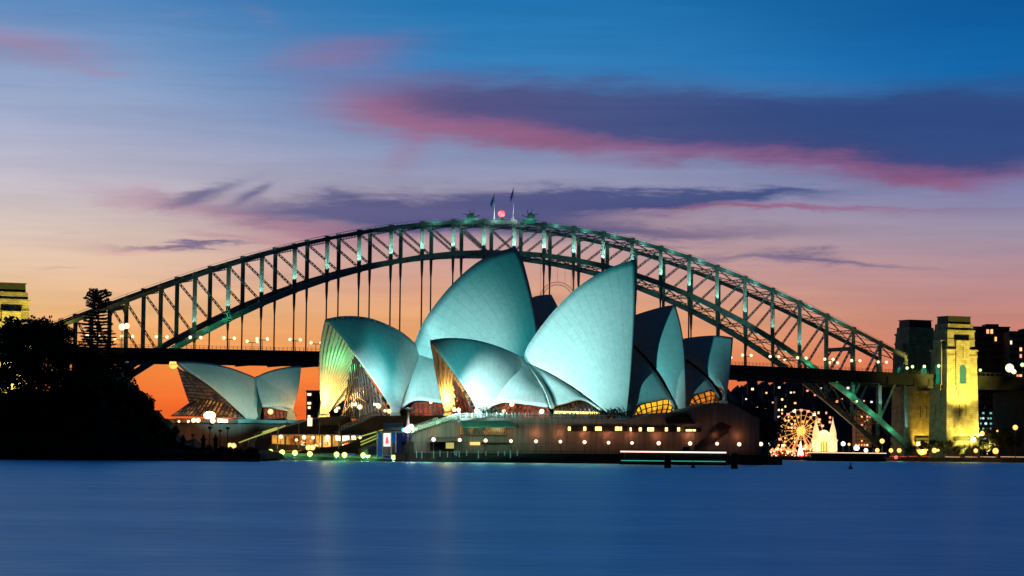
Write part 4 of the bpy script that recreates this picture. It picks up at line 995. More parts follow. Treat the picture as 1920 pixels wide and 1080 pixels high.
# promenade globes in front of the podium
PL = [(813, 824), (862, 825), (910.5, 826), (958, 827), (1005, 827.5), (1050.7, 828), (1096, 829), (1141, 830), (1185, 830.5), (1235, 831), (1294, 831.5), (1344.5, 832), (1386, 833), (1426.7, 832.6)]
words = ['in front of the canopied doorway', 'left of the orange sign', 'under the cafe window', 'just right of the cafe window', 'on the bare wall right of the cafe', 'below the left end of the strip window', 'second from the left under the strip window', 'left of the middle of the strip window', 'at the break in the strip window', 'under the brightest windows of the strip', 'under the gap before the last window', 'left of the outer stair', 'under the outer stair on the north wall', 'off the north corner of the podium']
for (px, py), wd in zip(PL, words):
    Y = pY(px)-4.5 if px < 1420 else 748
    random.seed(int(px)); glamp(px, py, Y, random.uniform(.42, .6), GLP, 'rosy white promenade globe lamp '+wd, 4.2, (1, .30, .13), (150 if px < 1300 else 90) if px > 980 else 50, lofs=(0, 2.9, 2.4))
# green-lit lower quay
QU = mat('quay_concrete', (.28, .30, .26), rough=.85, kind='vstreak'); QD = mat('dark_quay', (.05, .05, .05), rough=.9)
t = thing('quay', 'low quay wall washed green by a row of lamps left of the podium', 'quay', at(600, 862, 745))
b = MB(); b.prism([at(493, 847, 752), at(720, 856, 737), at(720, 861, 737), at(493, 853, 752)], (0, 1.5, 0)); b.build('parapet', QU, t)
b = MB(); b.prism([at(491, 852.5, 750.4), at(722, 860.5, 735.4), at(722, 872, 735.4), at(491, 872, 750.4)], (0, 3, 0)); b.build('footing', QD, t)
b = MB(); b.prism([at(488, 850, 754), at(740, 856, 740), at(740, 856, 800), at(488, 846, 812)], (0, 0, -.3)); b.build('paving', QD, t)
b = MB()
for i in range(5): b.beam(at(494+8*i, 853.5, 750-i), at(530+8*i, 862.5, 741-i), .22, .3)
b.build('water_steps', POLEW, t)
for px, py, l in ((507, 847, 'leftmost yellow-green quay lamp beside the water steps'), (529, 848, 'second yellow-green quay lamp from the left'), (553, 849, 'third yellow-green quay lamp from the left'), (581, 851, 'yellow-green quay lamp below the twin orange lamps'), (631, 852, 'left lamp of the middle pair on the quay'), (646, 853, 'right lamp of the middle pair on the quay'), (681, 853.5, 'left lamp of the touching pair on the quay'), (689.5, 853.5, 'right lamp of the touching pair on the quay'), (738, 857, 'lone yellow-green lamp at the foot of the kiosk')):
    Y = 749-(px-507)*.065; glamp(px, py, Y-.8, .78, GLY, l, 1.2, (.15, 1, .35), 480, name='quay_lamp', lofs=(0, -.4, -.6))
for px, py, Y, r, l in ((578, 839, 752, .8, 'left of the twin orange lamps above the green quay'), (586, 839, 752, .8, 'right of the twin orange lamps above the green quay'), (526.5, 819, 765, .6, 'pale globe lamp on a green post left of the lit restaurant'), (570, 820, 765, .62, 'globe lamp on the left part of the lit restaurant front'), (587, 820.5, 765, .5, 'smaller globe lamp beside it on the restaurant front'), (614, 820, 765, .7, 'bright globe lamp at the middle of the restaurant front'), (675, 820, 765, .5, 'globe lamp right of the lit restaurant against the stairs'), (556, 825, 765, .45, 'dim orange globe low at the left of the restaurant')):
    glamp(px, py, Y, r, GLO if r > .75 or 'orange' in l else GLP, l, 2.5, (1, .5, .15), 120, name='terrace_lamp')
def lantern(px, py, Y, w, h, m, l):
    p = at(px, py, Y); t = thing('lantern', l, 'lantern', (p.x, p.y, p.z-h)); MB().box((p.x, p.y, p.z-h/2), (w, w, h)).build('lamp_shade', m, t); MB().box((p.x, p.y, p.z+h/2), (w*1.2, w*1.2, .15)).tube((p.x, p.y, p.z-h/2-4), (p.x, p.y, p.z-h/2), .1).build('pole', SIL, t)
lantern(581, 791, 785, 1.3, 2.5, GLB, 'tall pale lantern standing before the steps of the left hall')
for px, py, r, l in ((675, 763, .8, 'left orange lamp in the far left mouth'), (710, 761, .8, 'right orange lamp in the far left mouth'), (730, 771, .7, 'lamp at the near foot of the far left sail'), (722, 770, .5, 'small orange lamp beside the foot of the far left sail')):
    p = at(px, py, 812); t = pole_lamp('portal_lamp', l, p, 3.5, r, GLO, .1); lamp(p+Vector((0, 1.5, 0)), (1, .45, .1), 180)
for px, l in ((664, 'left white number sign in the far left mouth'), (705, 'right white number sign in the far left mouth')):
    p = at(px, 757, 816); t = thing('lit_sign', l, 'sign', (p.x, p.y, p.z-3)); MB().box((p.x, p.y, p.z-.6), (1.7, .2, .8)).build('sign_face', emat('white_sign', (1, .95, .9), .8), t); MB().tube((p.x, p.y+.2, p.z-5), (p.x, p.y+.2, p.z-.6), .12).build('pole', SIL, t)
b = None
for px, py, Y, r, l in ((507, 772, 838, .9, 'orange lamp under the right-facing low sail'), (363, 788, 830, .75, 'left of the pair of lamps under the restaurant glass'), (371.5, 788, 830, .75, 'right of the pair of lamps under the restaurant glass'), (399, 789, 830, .85, 'lamp right of the glowing restaurant entrance'), (353, 790, 830, .45, 'small lamp left of the restaurant pair'), (335.5, 790, 830, .4, 'smallest lamp at the left of the restaurant terrace'),
                        (431, 835.5, 700, .75, 'left amber lamp on the low bank'), (438, 836, 700, .75, 'right amber lamp on the low bank'), (808, 754, 805, .5, 'small orange lamp between the two halls'), (860, 768.5, 742, .6, 'white lamp at the left end of the terrace crowd'), (893, 770, 742, .6, 'second white lamp on the crowded terrace'), (945, 771, 746, .55, 'orange terrace lamp under the side sail'), (960, 758, 750, .7, 'high orange lamp on the red wall under the side sail'), (1016, 771.5, 748, .7, 'yellow lamp at the foot of the side sails'), (286, 792, 800, .6, 'white lamp at the left end of the brick wall')):
    glamp(px, py, Y, r, GLO if ('orange' in l or 'amber' in l) else GLB, l, 2.2, (1, .5, .15), 120, name='terrace_lamp')
p = at(393, 779, 836); t = thing('entrance_light', 'blazing entrance light at the base of the restaurant glass', 'light', p); MB().ball(p, 1.9, sz=.7).build('globe', emat('hot_orange', (1, .65, .2), 10), t, True)
MB().box((p.x, p.y+1.8, p.z-2), (3, .4, 3)).build('backing', BRONZE, t)
t = thing('terrace_bar', 'low lit bar counter under the restaurant glass', 'bar', at(415, 792, 831))
b = MB(); b.prism([at(408, 785, 831), at(427, 786, 831), at(427, 792, 831), at(408, 792, 831)], (0, .3, 0)); b.build('lit_panel', emat('cream_light', (1, .85, .5), 3), t)
b = MB(); b.prism([at(330, 784, 831.4), at(446, 786, 831.4), at(446, 793, 831.4), at(330, 791, 831.4)], (0, 2, 0)); b.build('counter', mat('red_counter', (.35, .08, .05)), t)
p = at(325, 683.5, 1335); t = thing('starburst_lamp', 'single bright orange lamp hanging just under the bridge deck', 'lamp', p); MB().ball(p, 2.3).build('globe', GLO, t, True); MB().tube(p, p+Vector((0, 0, 4)), .2).build('rod', SIL, t)
p = at(229, 613, 715); t = pole_lamp('tall_street_lamp', 'tall bright street lamp on a thin pole right of the pine', p, 30, .95, GLB, .13); MB().ball((p.x+1.3, p.y, p.z+.3), .8).build('globe', GLB, t, True)
for px, y0, l in ((521, 798, 'leftmost thin pale flagless mast'), (560.5, 794, 'second thin pale mast'), (599, 793, 'third thin pale mast'), (636, 793, 'rightmost thin pale mast')):
    p = at(px, y0, 750); q = at(px-1, 842, 750); t = thing('banner_mast', l+' before the restaurant front', 'mast', q); MB().tube(q, p, .16, .1).build('pole', POLEW, t); MB().box((q.x, q.y, q.z-.4), (.7, .7, .5)).build('base', QD, t)
# concourse restaurant
def pavilion():
    Y = 770; t = thing('concourse_restaurant', 'glowing open-fronted restaurant under the steps, orange and white inside', 'restaurant', at(600, 842, Y))
    b = MB(); b.prism([at(512, 814.5, Y-4), at(672, 815, Y-4), at(672, 816.8, Y-4), at(512, 816.2, Y-4)], (0, 8, 0)); b.build('roof_slab', PALE, t)
    b = MB(); b.prism([at(510, 816, Y+6), at(690, 816, Y+6), at(690, 846, Y+6), at(510, 846, Y+6)], (0, 1, 0)); b.build('back_wall', glass_mat('restaurant_interior', (.25, .05, .01), (1, .45, .06), .9, .25, .5), t)  # interior light put in as glowing wall, ceiling and panel surfaces
    b = MB(); b.prism([at(628, 817, Y+1), at(666, 817, Y+1), at(668, 824, Y+1), at(640, 827, Y+1), at(630, 826, Y+1)], (0, .4, 0)); b.build('lit_ceiling', emat('cream_ceiling', (1, .86, .6), 2.6), t)
    b = MB(); b.prism([at(596, 818, Y+3), at(622, 818, Y+3), at(622, 838, Y+3), at(596, 838, Y+3)], (0, .4, 0)); b.build('lit_panel', emat('amber_wall', (1, .42, .06), 1.3), t)
    for px in (535, 553, 572, 590, 604, 622, 640, 657):
        MB().beam(at(px, 817, Y), at(px, 843, Y), .5).build('column', PALE, t)
    random.seed(3)
    for i in range(26):
        px = 535+130*random.random(); py = 826+14*random.random(); c = random.choice((GLO, GLP, GLB, emat('red_light', (1, .1, .04), 3)))
        MB().ball(at(px, py, Y-1+2*random.random()), random.uniform(.14, .34)).build('light', c, t, True)
    b = MB(); b.prism([at(505, 832, Y-3), at(560, 834, Y-3), at(640, 843, Y-5), at(505, 846, Y-5)], (0, .5, 0)); b.build('balustrade', QD, t)
pavilion()
# dark stair with yellow-lit rails between the restaurant and the kiosk
t = thing('concourse_stair', 'dark stair with yellow-green lit handrails climbing to the kiosk', 'stairs', at(660, 850, 756))
b = MB(); b.prism([at(560, 846, 756), at(600, 839, 756), at(640, 836, 756), at(716, 812, 756), at(720, 850, 752), at(560, 850, 756)], (0, 5, 0)); b.build('flight', QD, t)
YG = emat('yellow_green_lit_rail', (.62, .75, .1), .55)  # light falling on the rails is put in as emission
for a, c in (((640, 829, 754), (718, 806, 754)), ((676, 829, 753), (716, 812, 753)), ((676, 834.5, 753), (716, 817.5, 753))): MB().beam(at(*a), at(*c), .45, .35).build('handrail', YG, t)
t = thing('side_stair_rail', 'yellow-green lit ramp rail climbing from the low bank to the left steps', 'handrail', at(470, 825, 765))
MB().beam(at(448, 830, 765), at(535, 798, 770), .3, .3).build('rail', YG, t); MB().beam(at(493, 812, 766), at(520, 803, 768), .8, .8).build('lit_panel', YG, t)
for k in range(6): px = 452+14*k; MB().tube(at(px, 829-5.1*k, 765.3+k*.8), at(px, 836-5.1*k, 765.3+k*.8), .08).build('post', POLEW, t)
# kiosk with curved roof
def kiosk():
    Y = 730; t = thing('kiosk', 'tall blue-sided kiosk with a curved grey roof and a lit white panel on the quay', 'kiosk', at(730, 862, Y))
    b = MB(); R = []
    for px in (719, 755):
        row = []
        for k in range(9):
            a = math.pi*.5*k/8; row.append(at(px, 807-13*math.sin(a), Y)+Vector((0, -2.5+5*(1-math.cos(a)), 0)))
        R.append(row)
    b.grid(R); b.add([R[0][i] for i in range(9)]+[R[0][8]+Vector((0, 0, -2))], [tuple(range(10))]); b.build('roof', mat('grey_metal_roof', (.42, .34, .32), rough=.5), t, solid=.2)
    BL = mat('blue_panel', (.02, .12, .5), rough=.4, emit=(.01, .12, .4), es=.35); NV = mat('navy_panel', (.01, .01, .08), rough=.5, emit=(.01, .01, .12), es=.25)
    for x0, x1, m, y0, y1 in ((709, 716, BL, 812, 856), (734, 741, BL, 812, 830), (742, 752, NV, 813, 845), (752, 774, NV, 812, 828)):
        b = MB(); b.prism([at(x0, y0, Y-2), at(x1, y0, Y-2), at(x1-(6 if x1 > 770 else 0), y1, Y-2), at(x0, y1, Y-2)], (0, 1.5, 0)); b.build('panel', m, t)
    b = MB(); b.prism([at(719, 812, Y-2.4), at(732, 812, Y-2.4), at(732, 837, Y-2.4), at(719, 837, Y-2.4)], (0, .3, 0)); b.build('poster_light', emat('white_poster', (1, .9, .8), 1.15), t)
    b = MB(); b.prism([at(724, 820, Y-2.6), at(727, 818, Y-2.6), at(729.5, 832, Y-2.6), at(722, 832, Y-2.6)], (0, .1, 0)); b.build('poster_shape', emat('red_poster', (.9, .03, .06), 1.2), t)
    for px in (707, 717, 733, 742): MB().beam(at(px, 811, Y-2.2), at(px, 860, Y-2.2), .25).build('post', POLEW, t)
    MB().beam(at(706, 809.5, Y-2.2), at(776, 810, Y-2.2), .5, .5).build('beam', POLEW, t)
    b = MB(); b.prism([at(744, 828, Y), at(776, 828, Y), at(776, 862, Y), at(744, 862, Y)], (0, 4, 0)); b.build('shelter_wall', QD, t)
kiosk()
p0, p1 = at(765, 809, 725), at(765.5, 772, 725)
t = thing('cone_mast', 'slim white cone mast with a flat dark disc on top beside the kiosk', 'mast', p0)
MB().tube(p0, p1, .65, .18, 12).build('cone', mat('lit_white_cone', (.8, .72, .66)), t, True); MB().lathe(p1, [(.5, 0), (.3, .4), (2.2, .9), (2.3, 1.1), (.1, 1.25)], 14).build('disc', SIL, t)
MB().box((p0.x, p0.y, p0.z-7), (.6, .6, 7)).build('post', SIL, t)
lamp(at(772, 806, 722), (1, .85, .75), 900, r=.3)
for px, py, r, m, l in ((764, 806, .9, GLW, 'left white ball light at the foot of the cone mast'), (771, 800.5, .8, GLW, 'upper right white ball light at the foot of the cone mast'), (757, 806, .6, emat('blue_light', (.05, .5, 1), 2.5), 'blue ball light left of the cone mast')):
    p = at(px, py, 724); t = thing('ball_light', l, 'light', p); MB().ball(p, r).build('globe', m, t, True); MB().tube(p-Vector((0, 0, r+1)), p-Vector((0, 0, r*.6)), .12).build('stem', SIL, t)
# lower seawall and its pale posts
b = MB(); pts = [(742, 850), (1424, 853)]
t = thing('lower_promenade', 'dark lower promenade deck and seawall at the foot of the podium', 'seawall', at(1080, 860, 724))
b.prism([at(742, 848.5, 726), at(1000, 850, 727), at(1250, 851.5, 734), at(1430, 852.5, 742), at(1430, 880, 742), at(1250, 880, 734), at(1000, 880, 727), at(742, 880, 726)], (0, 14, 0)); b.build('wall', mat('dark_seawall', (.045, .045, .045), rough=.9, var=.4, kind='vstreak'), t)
b = MB()
for i in range(60):
    px = 745+680*i/59; Y = 725.6+max(0, px-1000)*.037; b.beam(at(px, 849.5, Y), at(px, 845.5, Y), .08)
b.beam(at(745, 845.5, 725.6), at(1000, 846, 725.6), .1); b.beam(at(1000, 846, 725.6), at(1425, 849.5, 741), .1); b.build('railing', SIL, t)
random.seed(5)
for px in (781, 791, 813, 825, 839, 853, 856, 861, 875, 897, 911, 934, 946, 957, 970):
    MB().tube(at(px, 844+random.uniform(0, 2), 724.6), at(px, 853+random.uniform(0, 7), 724.6), .13).build('fender_post', mat('teal_post_glow', (.3, .5, .5), emit=(.2, .4, .42), es=.25), t)  # faint emission stands in for light on the posts
# ------------------------------------------------------------------ people on the terrace
def person_mesh(kind):
    """standing figure grown with a skin modifier: one continuous body"""
    V = [(0, 0, .95), (0, 0, 1.18), (0, 0, 1.42), (0, 0, 1.52), (0, .01, 1.66), (-.09, 0, .88), (-.11, .02, .48), (-.12, 0, .07), (-.13, -.12, .03), (.09, 0, .88), (.12, -.02, .48), (.13, 0, .07), (.14, -.12, .03), (-.19, 0, 1.38), (-.24, .02, 1.10), (-.22, -.08, .86), (.19, 0, 1.38), (.25, .02, 1.10), (.2, -.12 if kind else .0, .9 if not kind else 1.22)]
    E_ = [(0, 1), (1, 2), (2, 3), (3, 4), (0, 5), (5, 6), (6, 7), (7, 8), (0, 9), (9, 10), (10, 11), (11, 12), (2, 13), (13, 14), (14, 15), (2, 16), (16, 17), (17, 18)]
    Rr = [.15, .14, .15, .06, .105, .10, .07, .05, .04, .10, .07, .05, .04, .065, .045, .035, .065, .045, .035]
    me = bpy.data.meshes.new('person_body'); me.from_pydata(V, E_, []); o = bpy.data.objects.new('person', me); col.objects.link(o)
    md = o.modifiers.new('skin', 'SKIN'); 
    for i, r in enumerate(Rr): me.skin_vertices[0].data[i].radius = (r, r*.8)
    me.skin_vertices[0].data[0].use_root = True
    ss = o.modifiers.new('sub', 'SUBSURF'); ss.levels = 1; ss.render_levels = 1
    dg = bpy.context.evaluated_depsgraph_get(); dg.update(); m2 = bpy.data.meshes.new_from_object(o.evaluated_get(dg)); bpy.data.objects.remove(o); return m2
def people():
    try: base = [person_mesh(0), person_mesh(1)]
    except Exception as e: print('person', e); return
    cloth = [mat('white_shirt', (.75, .72, .68)), mat('dark_suit', (.03, .03, .04)), mat('teal_shirt', (.1, .4, .42)), mat('red_shirt', (.5, .08, .06)), mat('black_coat', (.02, .02, .02)), mat('cream_dress', (.7, .6, .45))]
    cn = ['white clothes', 'a dark suit', 'teal clothes', 'red clothes', 'a black coat', 'a cream dress']
    meshes = {}
    random.seed(21); x = 866
    hair = MB().ball((0, .02, 1.70), .115, 8, 5); first = {}
    while x < 1172:
        k = random.choice((0, 0, 0, 1, 1, 2, 3, 4, 4, 5)); g = random.randint(0, 1)
        Y = pY(x)+random.uniform(1.2, 4.5); zt = at(x, 783.5 if x < 1137 else 785.5+(x-1137)*.1, pY(x)).z
        key = (k, g)
        if key not in meshes:
            m = base[g].copy(); m.materials.clear(); m.materials.append(cloth[k]); meshes[key] = m
        loc = Vector((gx(x, Y), Y, zt)); rz = random.uniform(0, 6.28)
        if key not in first:
            o = bpy.data.objects.new('person', meshes[key]); col.objects.link(o)
            b = MB(); b.v = [v.copy() for v in hair.v]; b.f = list(hair.f); h = b.build('hair', SIL, o, True)
            first[key] = o
        else: o = copy_tree(first[key])
        o.location = loc; o.rotation_euler = (0, 0, rz); s = random.uniform(.94, 1.06); o.scale = (s, s, s)
        tag(o, 'small standing figure in %s in the crowd along the terrace edge' % cn[k], 'person', 'people along the terrace in '+cn[k])
        x += random.choice((3, 4, 5, 6, 8)) if x > 870 else 8
people()
for px, l in ((1150, 'dark planter of shrubs at the foot of the broad front sail'), (925, 'teal-lit clipped shrub below the small front sail')):
    p = at(px, 783, 745); random.seed(px); t = thing('shrub', l, 'shrub', (p.x, p.y, p.z)); b = MB()
    for _ in range(700):
        d = Vector((random.gauss(0, 2.4), random.gauss(0, 1), abs(random.gauss(1.0, .9)))); s = .18; n = Vector((random.gauss(0, 1), random.gauss(0, 1), random.gauss(0, 1))).normalized(); a = n.orthogonal()*s; e = n.cross(a); b.add([p+d-a, p+d-e, p+d+a, p+d+e], [(0, 1, 2, 3)])
    b.build('foliage', LEAF, t); b = MB()
    for i in range(5): b.tube((p.x-3+1.5*i, p.y, p.z), (p.x-3+1.6*i, p.y, p.z+1.6), .06, .03, 4)
    b.build('stem', BARK, t)
# ------------------------------------------------------------------ boats, piles, buoys
def ferry(px0, px1, Y, yd, yw, strip, green, label, H=3.6):
    a, c = at(px0, 860, Y), at(px1, 860, Y); L = c.x-a.x; x0 = a.x; t = thing('ferry', label, 'ferry', ((a.x+c.x)/2, Y, 0))
    HB = mat('dark_blue_hull', (.015, .02, .03), rough=.4)
    b = MB(); W = L*.08+2; rows = []
    for i in range(13):
        u = i/12; w = W*(1-(abs(2*u-1))**4)*.5+.15; x = x0+L*u; sh = .35*(2*u-1)**2
        rows.append([Vector((x, Y-w, 1.5+sh)), Vector((x, Y-w*.8, -.4)), Vector((x, Y+w*.8, -.4)), Vector((x, Y+w, 1.5+sh)), Vector((x, Y-w, 1.5+sh))])
    b.grid(rows); b.build('hull', HB, t)
    b = MB().box((x0+L/2, Y, 1.4), (L*.9, W*.8, H-1.4)); b.build('cabin', mat('dark_cabin', (.03, .03, .035), rough=.3), t)
    MB().box((x0+L*.5, Y, H), (L*.93, W*.9, .18)).build('roof', HB, t)
    MB().box((x0+L*.62, Y, H+.18), (L*.07, W*.4, .9), None, .85).build('wheelhouse', mat('dark_cabin', (.03, .03, .035)), t)
    MB().box((x0+L/2, Y-W*.47, H-.45), (L*.985, .12, .34)).build('light_trail_strip', emat(strip[0], strip[1], strip[2]), t)  # full-length glowing strips stand in for the moving boat's light trails
    if green: MB().box((x0+L/2, Y-W*.505, .95), (L*.97, .1, .22)).build('green_trail_strip', emat('green_trail_glow', (.03, .45, .28), .9), t)
ferry(1161, 1362, 690, 0, 0, ('rose_trail', (1, .62, .48), 2.2), True, 'long low dark ferry with rosy and green strips for its light trails, before the podium', 3.7)
ferry(1512, 1662, 1330, 0, 0, ('gold_trail', (1, .68, .38), 1.6), False, 'low dark ferry with a gold strip for its light trail before the fairground', 4.6)
for px, y0, y1, Y, l in ((1252, 853, 878, 540, 'left thick dark mooring pile standing in the water'), (1377, 850, 878, 545, 'right taller dark mooring pile standing in the water')):
    p = at(px, y0, Y); t = thing('mooring_pile', l, 'pile', (p.x, p.y, 0)); b = MB()
    for dx, dy in ((-.38, 0), (.38, 0), (0, .4)): b.tube((p.x+dx, p.y+dy, -1), (p.x+dx, p.y+dy, p.z), .36, .34, 10)
    b.build('pile', SIL, t); MB().box((p.x, p.y+.1, p.z-.6), (1.6, 1.3, .4)).build('collar', STEELD, t)
for px, Y, l in ((1302, 560, 'small dark conical buoy between the two mooring piles'), (1597, 575, 'small dark conical buoy on the open water at right')):
    p = Vector((gx(px, Y), Y, 0)); t = thing('buoy', l, 'buoy', p); MB().lathe(p+Vector((0, 0, -.2)), [(.45, 0), (.55, .35), (.3, .7), (.1, 1.2)], 10).build('float', mat('dark_red_buoy', (.12, .03, .03)), t); MB().lathe(p+Vector((0, 0, 1.0)), [(.06, 0), (.13, .2), (.1, .45)], 6).build('topmark', SIL, t)
# ------------------------------------------------------------------ north shore
def ns_prof(px): return interp(px, [(-400, 842), (700, 838), (1330, 838), (1350, 742), (1367, 731), (1379, 731), (1391, 726), (1402, 719.5), (1412, 717.5), (1427, 719), (1446, 721), (1480, 718), (1530, 714), (1600, 716), (1700, 722), (1840, 724), (2000, 720), (2300, 735)])
random.seed(8); b = MB(); rows = []
for j in range(9):
    Y = (1640, 1680, 1760, 1840, 1900, 1930, 2000, 2200, 2600)[j]; k = (0, .08, .45, .8, 1, .96, .8, .4, 0)[j]; row = []
    for i in range(260):
        px = 1250+900*i/259; z = at(px, ns_prof(px), 1900).z; n = 1.6*math.sin(i*.9+j)+1.2*math.sin(i*2.3+j*1.7)+random.uniform(-.9, .9)
        row.append(Vector((gx(px, 1900), Y, max(-1, (z+n*min(1, z/20))*k-(.5 if k == 0 else 0)))))
    rows.append(row)
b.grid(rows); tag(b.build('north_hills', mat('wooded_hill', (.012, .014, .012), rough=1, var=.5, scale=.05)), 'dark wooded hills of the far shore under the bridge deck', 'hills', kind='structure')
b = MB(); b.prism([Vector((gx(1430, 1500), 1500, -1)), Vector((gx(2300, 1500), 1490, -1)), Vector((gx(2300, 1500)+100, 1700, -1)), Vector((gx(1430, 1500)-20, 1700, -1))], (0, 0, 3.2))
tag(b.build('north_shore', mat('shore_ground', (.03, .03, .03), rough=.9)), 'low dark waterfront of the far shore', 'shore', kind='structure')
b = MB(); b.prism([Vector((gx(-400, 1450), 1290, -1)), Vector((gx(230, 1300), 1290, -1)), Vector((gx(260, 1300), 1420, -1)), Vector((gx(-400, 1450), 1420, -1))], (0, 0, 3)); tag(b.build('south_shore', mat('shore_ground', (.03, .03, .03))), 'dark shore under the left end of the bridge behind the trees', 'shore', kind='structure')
def windows_block(name, label, px0, px1, py0, py1, Y, depth, wall, lit, rows_, cols_, prob, roofline=None, seed=1, sill=False, cw=.55, ch=.5, alt=None):
    random.seed(seed); a, c = at(px0, py1, Y), at(px1, py0, Y); W, H = c.x-a.x, c.z-a.z; t = thing(name, label, 'building', (a.x+W/2, Y, a.z))
    b = MB().box((a.x+W/2, Y+depth/2, a.z), (W, depth, H)); b.build('wall', wall, t)
    MB().box((a.x+W/2, Y+depth/2, c.z), (W*1.03, depth*1.03, .8)).box((a.x+W*.62, Y+depth/2, c.z+.8), (W*.35, depth*.4, 2.2)).build('roof', mat('roof_dark', (.02, .02, .022)), t)
    dw, dh = W/cols_, H/rows_; n = 0; unlit = mat('dark_window_glass', (.015, .017, .02), rough=.2)
    bu = MB()
    for r in range(rows_):
        for q in range(cols_):
            x = a.x+dw*(q+.5); z = a.z+dh*(r+.5)
            if random.random() < prob and n < 90:
                n += 1; k = random.choice(lit); MB().box((x, Y-.15, z-dh*ch/2), (dw*cw*random.uniform(.7, 1.2), .3, dh*ch)).build('lit_window', k, t)
            else: bu.box((x, Y-.05, z-dh*ch/2), (dw*cw, .1, dh*ch))
    if bu.v: o = bu.build('dark_windows', unlit, t); o['kind'] = 'stuff'
    return t
WO = emat('window_orange', (1, .42, .12), 2.2); WY = emat('window_cream', (1, .78, .42), 2.4); WP = emat('window_pink', (1, .35, .22), 1.6); WG = emat('window_teal', (.25, .8, .65), .7); WWH = emat('window_white', (.9, .95, 1), 1.4); WD = emat('window_dull', (.3, .16, .1), .5)
CONC = mat('dark_concrete', (.10, .10, .10), rough=.8); CONB = mat('brown_concrete', (.10, .075, .065), rough=.8)
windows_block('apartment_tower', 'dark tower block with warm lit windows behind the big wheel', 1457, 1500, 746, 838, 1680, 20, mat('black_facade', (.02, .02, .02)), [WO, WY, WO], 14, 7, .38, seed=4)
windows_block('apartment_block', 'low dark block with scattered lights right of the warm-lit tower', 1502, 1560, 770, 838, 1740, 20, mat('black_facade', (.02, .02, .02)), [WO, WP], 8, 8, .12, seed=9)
windows_block('office_block', 'brown many-windowed block immediately right of the yellow pylon', 1826, 1893, 615, 838, 1640, 40, CONB, [WP, WO], 16, 9, .07, seed=6, cw=.6, ch=.55)
windows_block('office_tower', 'grey tower with lit windows cut by the right edge', 1893, 1965, 624, 838, 1620, 40, CONC, [WO, WY, WP], 17, 12, .16, seed=12, cw=.7, ch=.5)
windows_block('hotel', 'small dark hotel with lit windows left of the far left sail', 574, 640, 736, 785, 1100, 20, mat('hotel_wall', (.06, .045, .04)), [WY, WO, WY], 6, 6, .32, seed=3)
windows_block('waterfront_flats', 'teal-windowed low building right of the yellow pylon near the shore', 1832, 1874, 770, 838, 1580, 15, mat('dark_teal_facade', (.04, .07, .07)), [WG, WWH, WG], 7, 9, .45, seed=15, cw=.8, ch=.35)
windows_block('fairground_hall', 'brown lit hall seen through the foot of the arch', 1603, 1634, 770, 838, 1600, 12, mat('sand_facade_glow', (.25, .14, .07), emit=(.35, .12, .04), es=.25), [WO, WP, WY], 9, 6, .3, seed=18, cw=.5, ch=.4)  # light on the hall front is put in as faint emission
windows_block('waterfront_shops', 'low block with bright magenta and white signs at the right edge', 1896, 1965, 768, 838, 1585, 15, mat('dark_facade', (.03, .03, .03)), [WWH, WP], 8, 5, .4, seed=23, cw=.85, ch=.35)
t = thing('neon_sign', 'long glowing magenta sign below the approach road at the right edge', 'sign', at(1912, 778, 1575)); b = MB().prism([at(1900, 774, 1580), at(1940, 776, 1580), at(1940, 781, 1580), at(1900, 779, 1580)], (0, .4, 0)); b.build('sign_face', emat('magenta_sign', (1, .05, .35), 1.6), t); MB().beam(at(1905, 779, 1581), at(1905, 800, 1581), .3).build('post', SIL, t)
# scattered house lights on the hill: each a small lit house
hm = mat('night_house_wall', (.03, .03, .03)); random.seed(33); proto = None
hs = [(1399, 748.5), (1437, 737), (1483, 736.5), (1489, 736), (1461, 727), (1419, 763), (1436, 768), (1528, 741), (1539, 729), (1569, 753), (1578, 748), (1620, 752), (1634, 754), (1645, 754), (1411, 730), (1449, 755), (1590, 728), (1660, 727), (1555, 720), (1514, 733)]
hs += [(1845+random.random()*75, 742+random.random()*22) for _ in range(26)]
for i, (px, py) in enumerate(hs):
    p = at(px, py, 1800); m = (WWH, WO, WY, WP)[i % 4]
    if px > 1840: p = at(px, py, 1690); m = (WWH, WWH, WP)[i % 3]
    if proto is None:
        proto = thing('house', 'x', 'house', (0, 0, 0), 'houses on the far hillside')
        MB().box((0, 3, -5), (6, 6, 8)).build('wall', hm, proto); b = MB(); b.add([(-3.4, -.4, 3), (3.4, -.4, 3), (3.4, 6.4, 3), (-3.4, 6.4, 3), (-3.4, 3, 5.4), (3.4, 3, 5.4)], [(0, 1, 5, 4), (2, 3, 4, 5), (0, 4, 3), (1, 2, 5)]); b.build('roof', hm, proto)
        MB().box((0, -.1, -.5), (1.5, .3, 1.3)).build('lit_window', m, proto); o = proto
    else:
        o = proto.copy(); col.objects.link(o)
        for ch in proto.children:
            c = ch.copy(); col.objects.link(c); c.parent = o
            if 'lit' in ch.name: c.data = ch.data.copy(); c.data.materials[0] = m
    o.location = p; s = .7+.5*random.random(); o.scale = (s, s, s); o['label'] = ('tiny dark house with one lit window on the hillside under the bridge' if px < 1700 else 'tiny dark house with one lit window on the bank under the approach road')
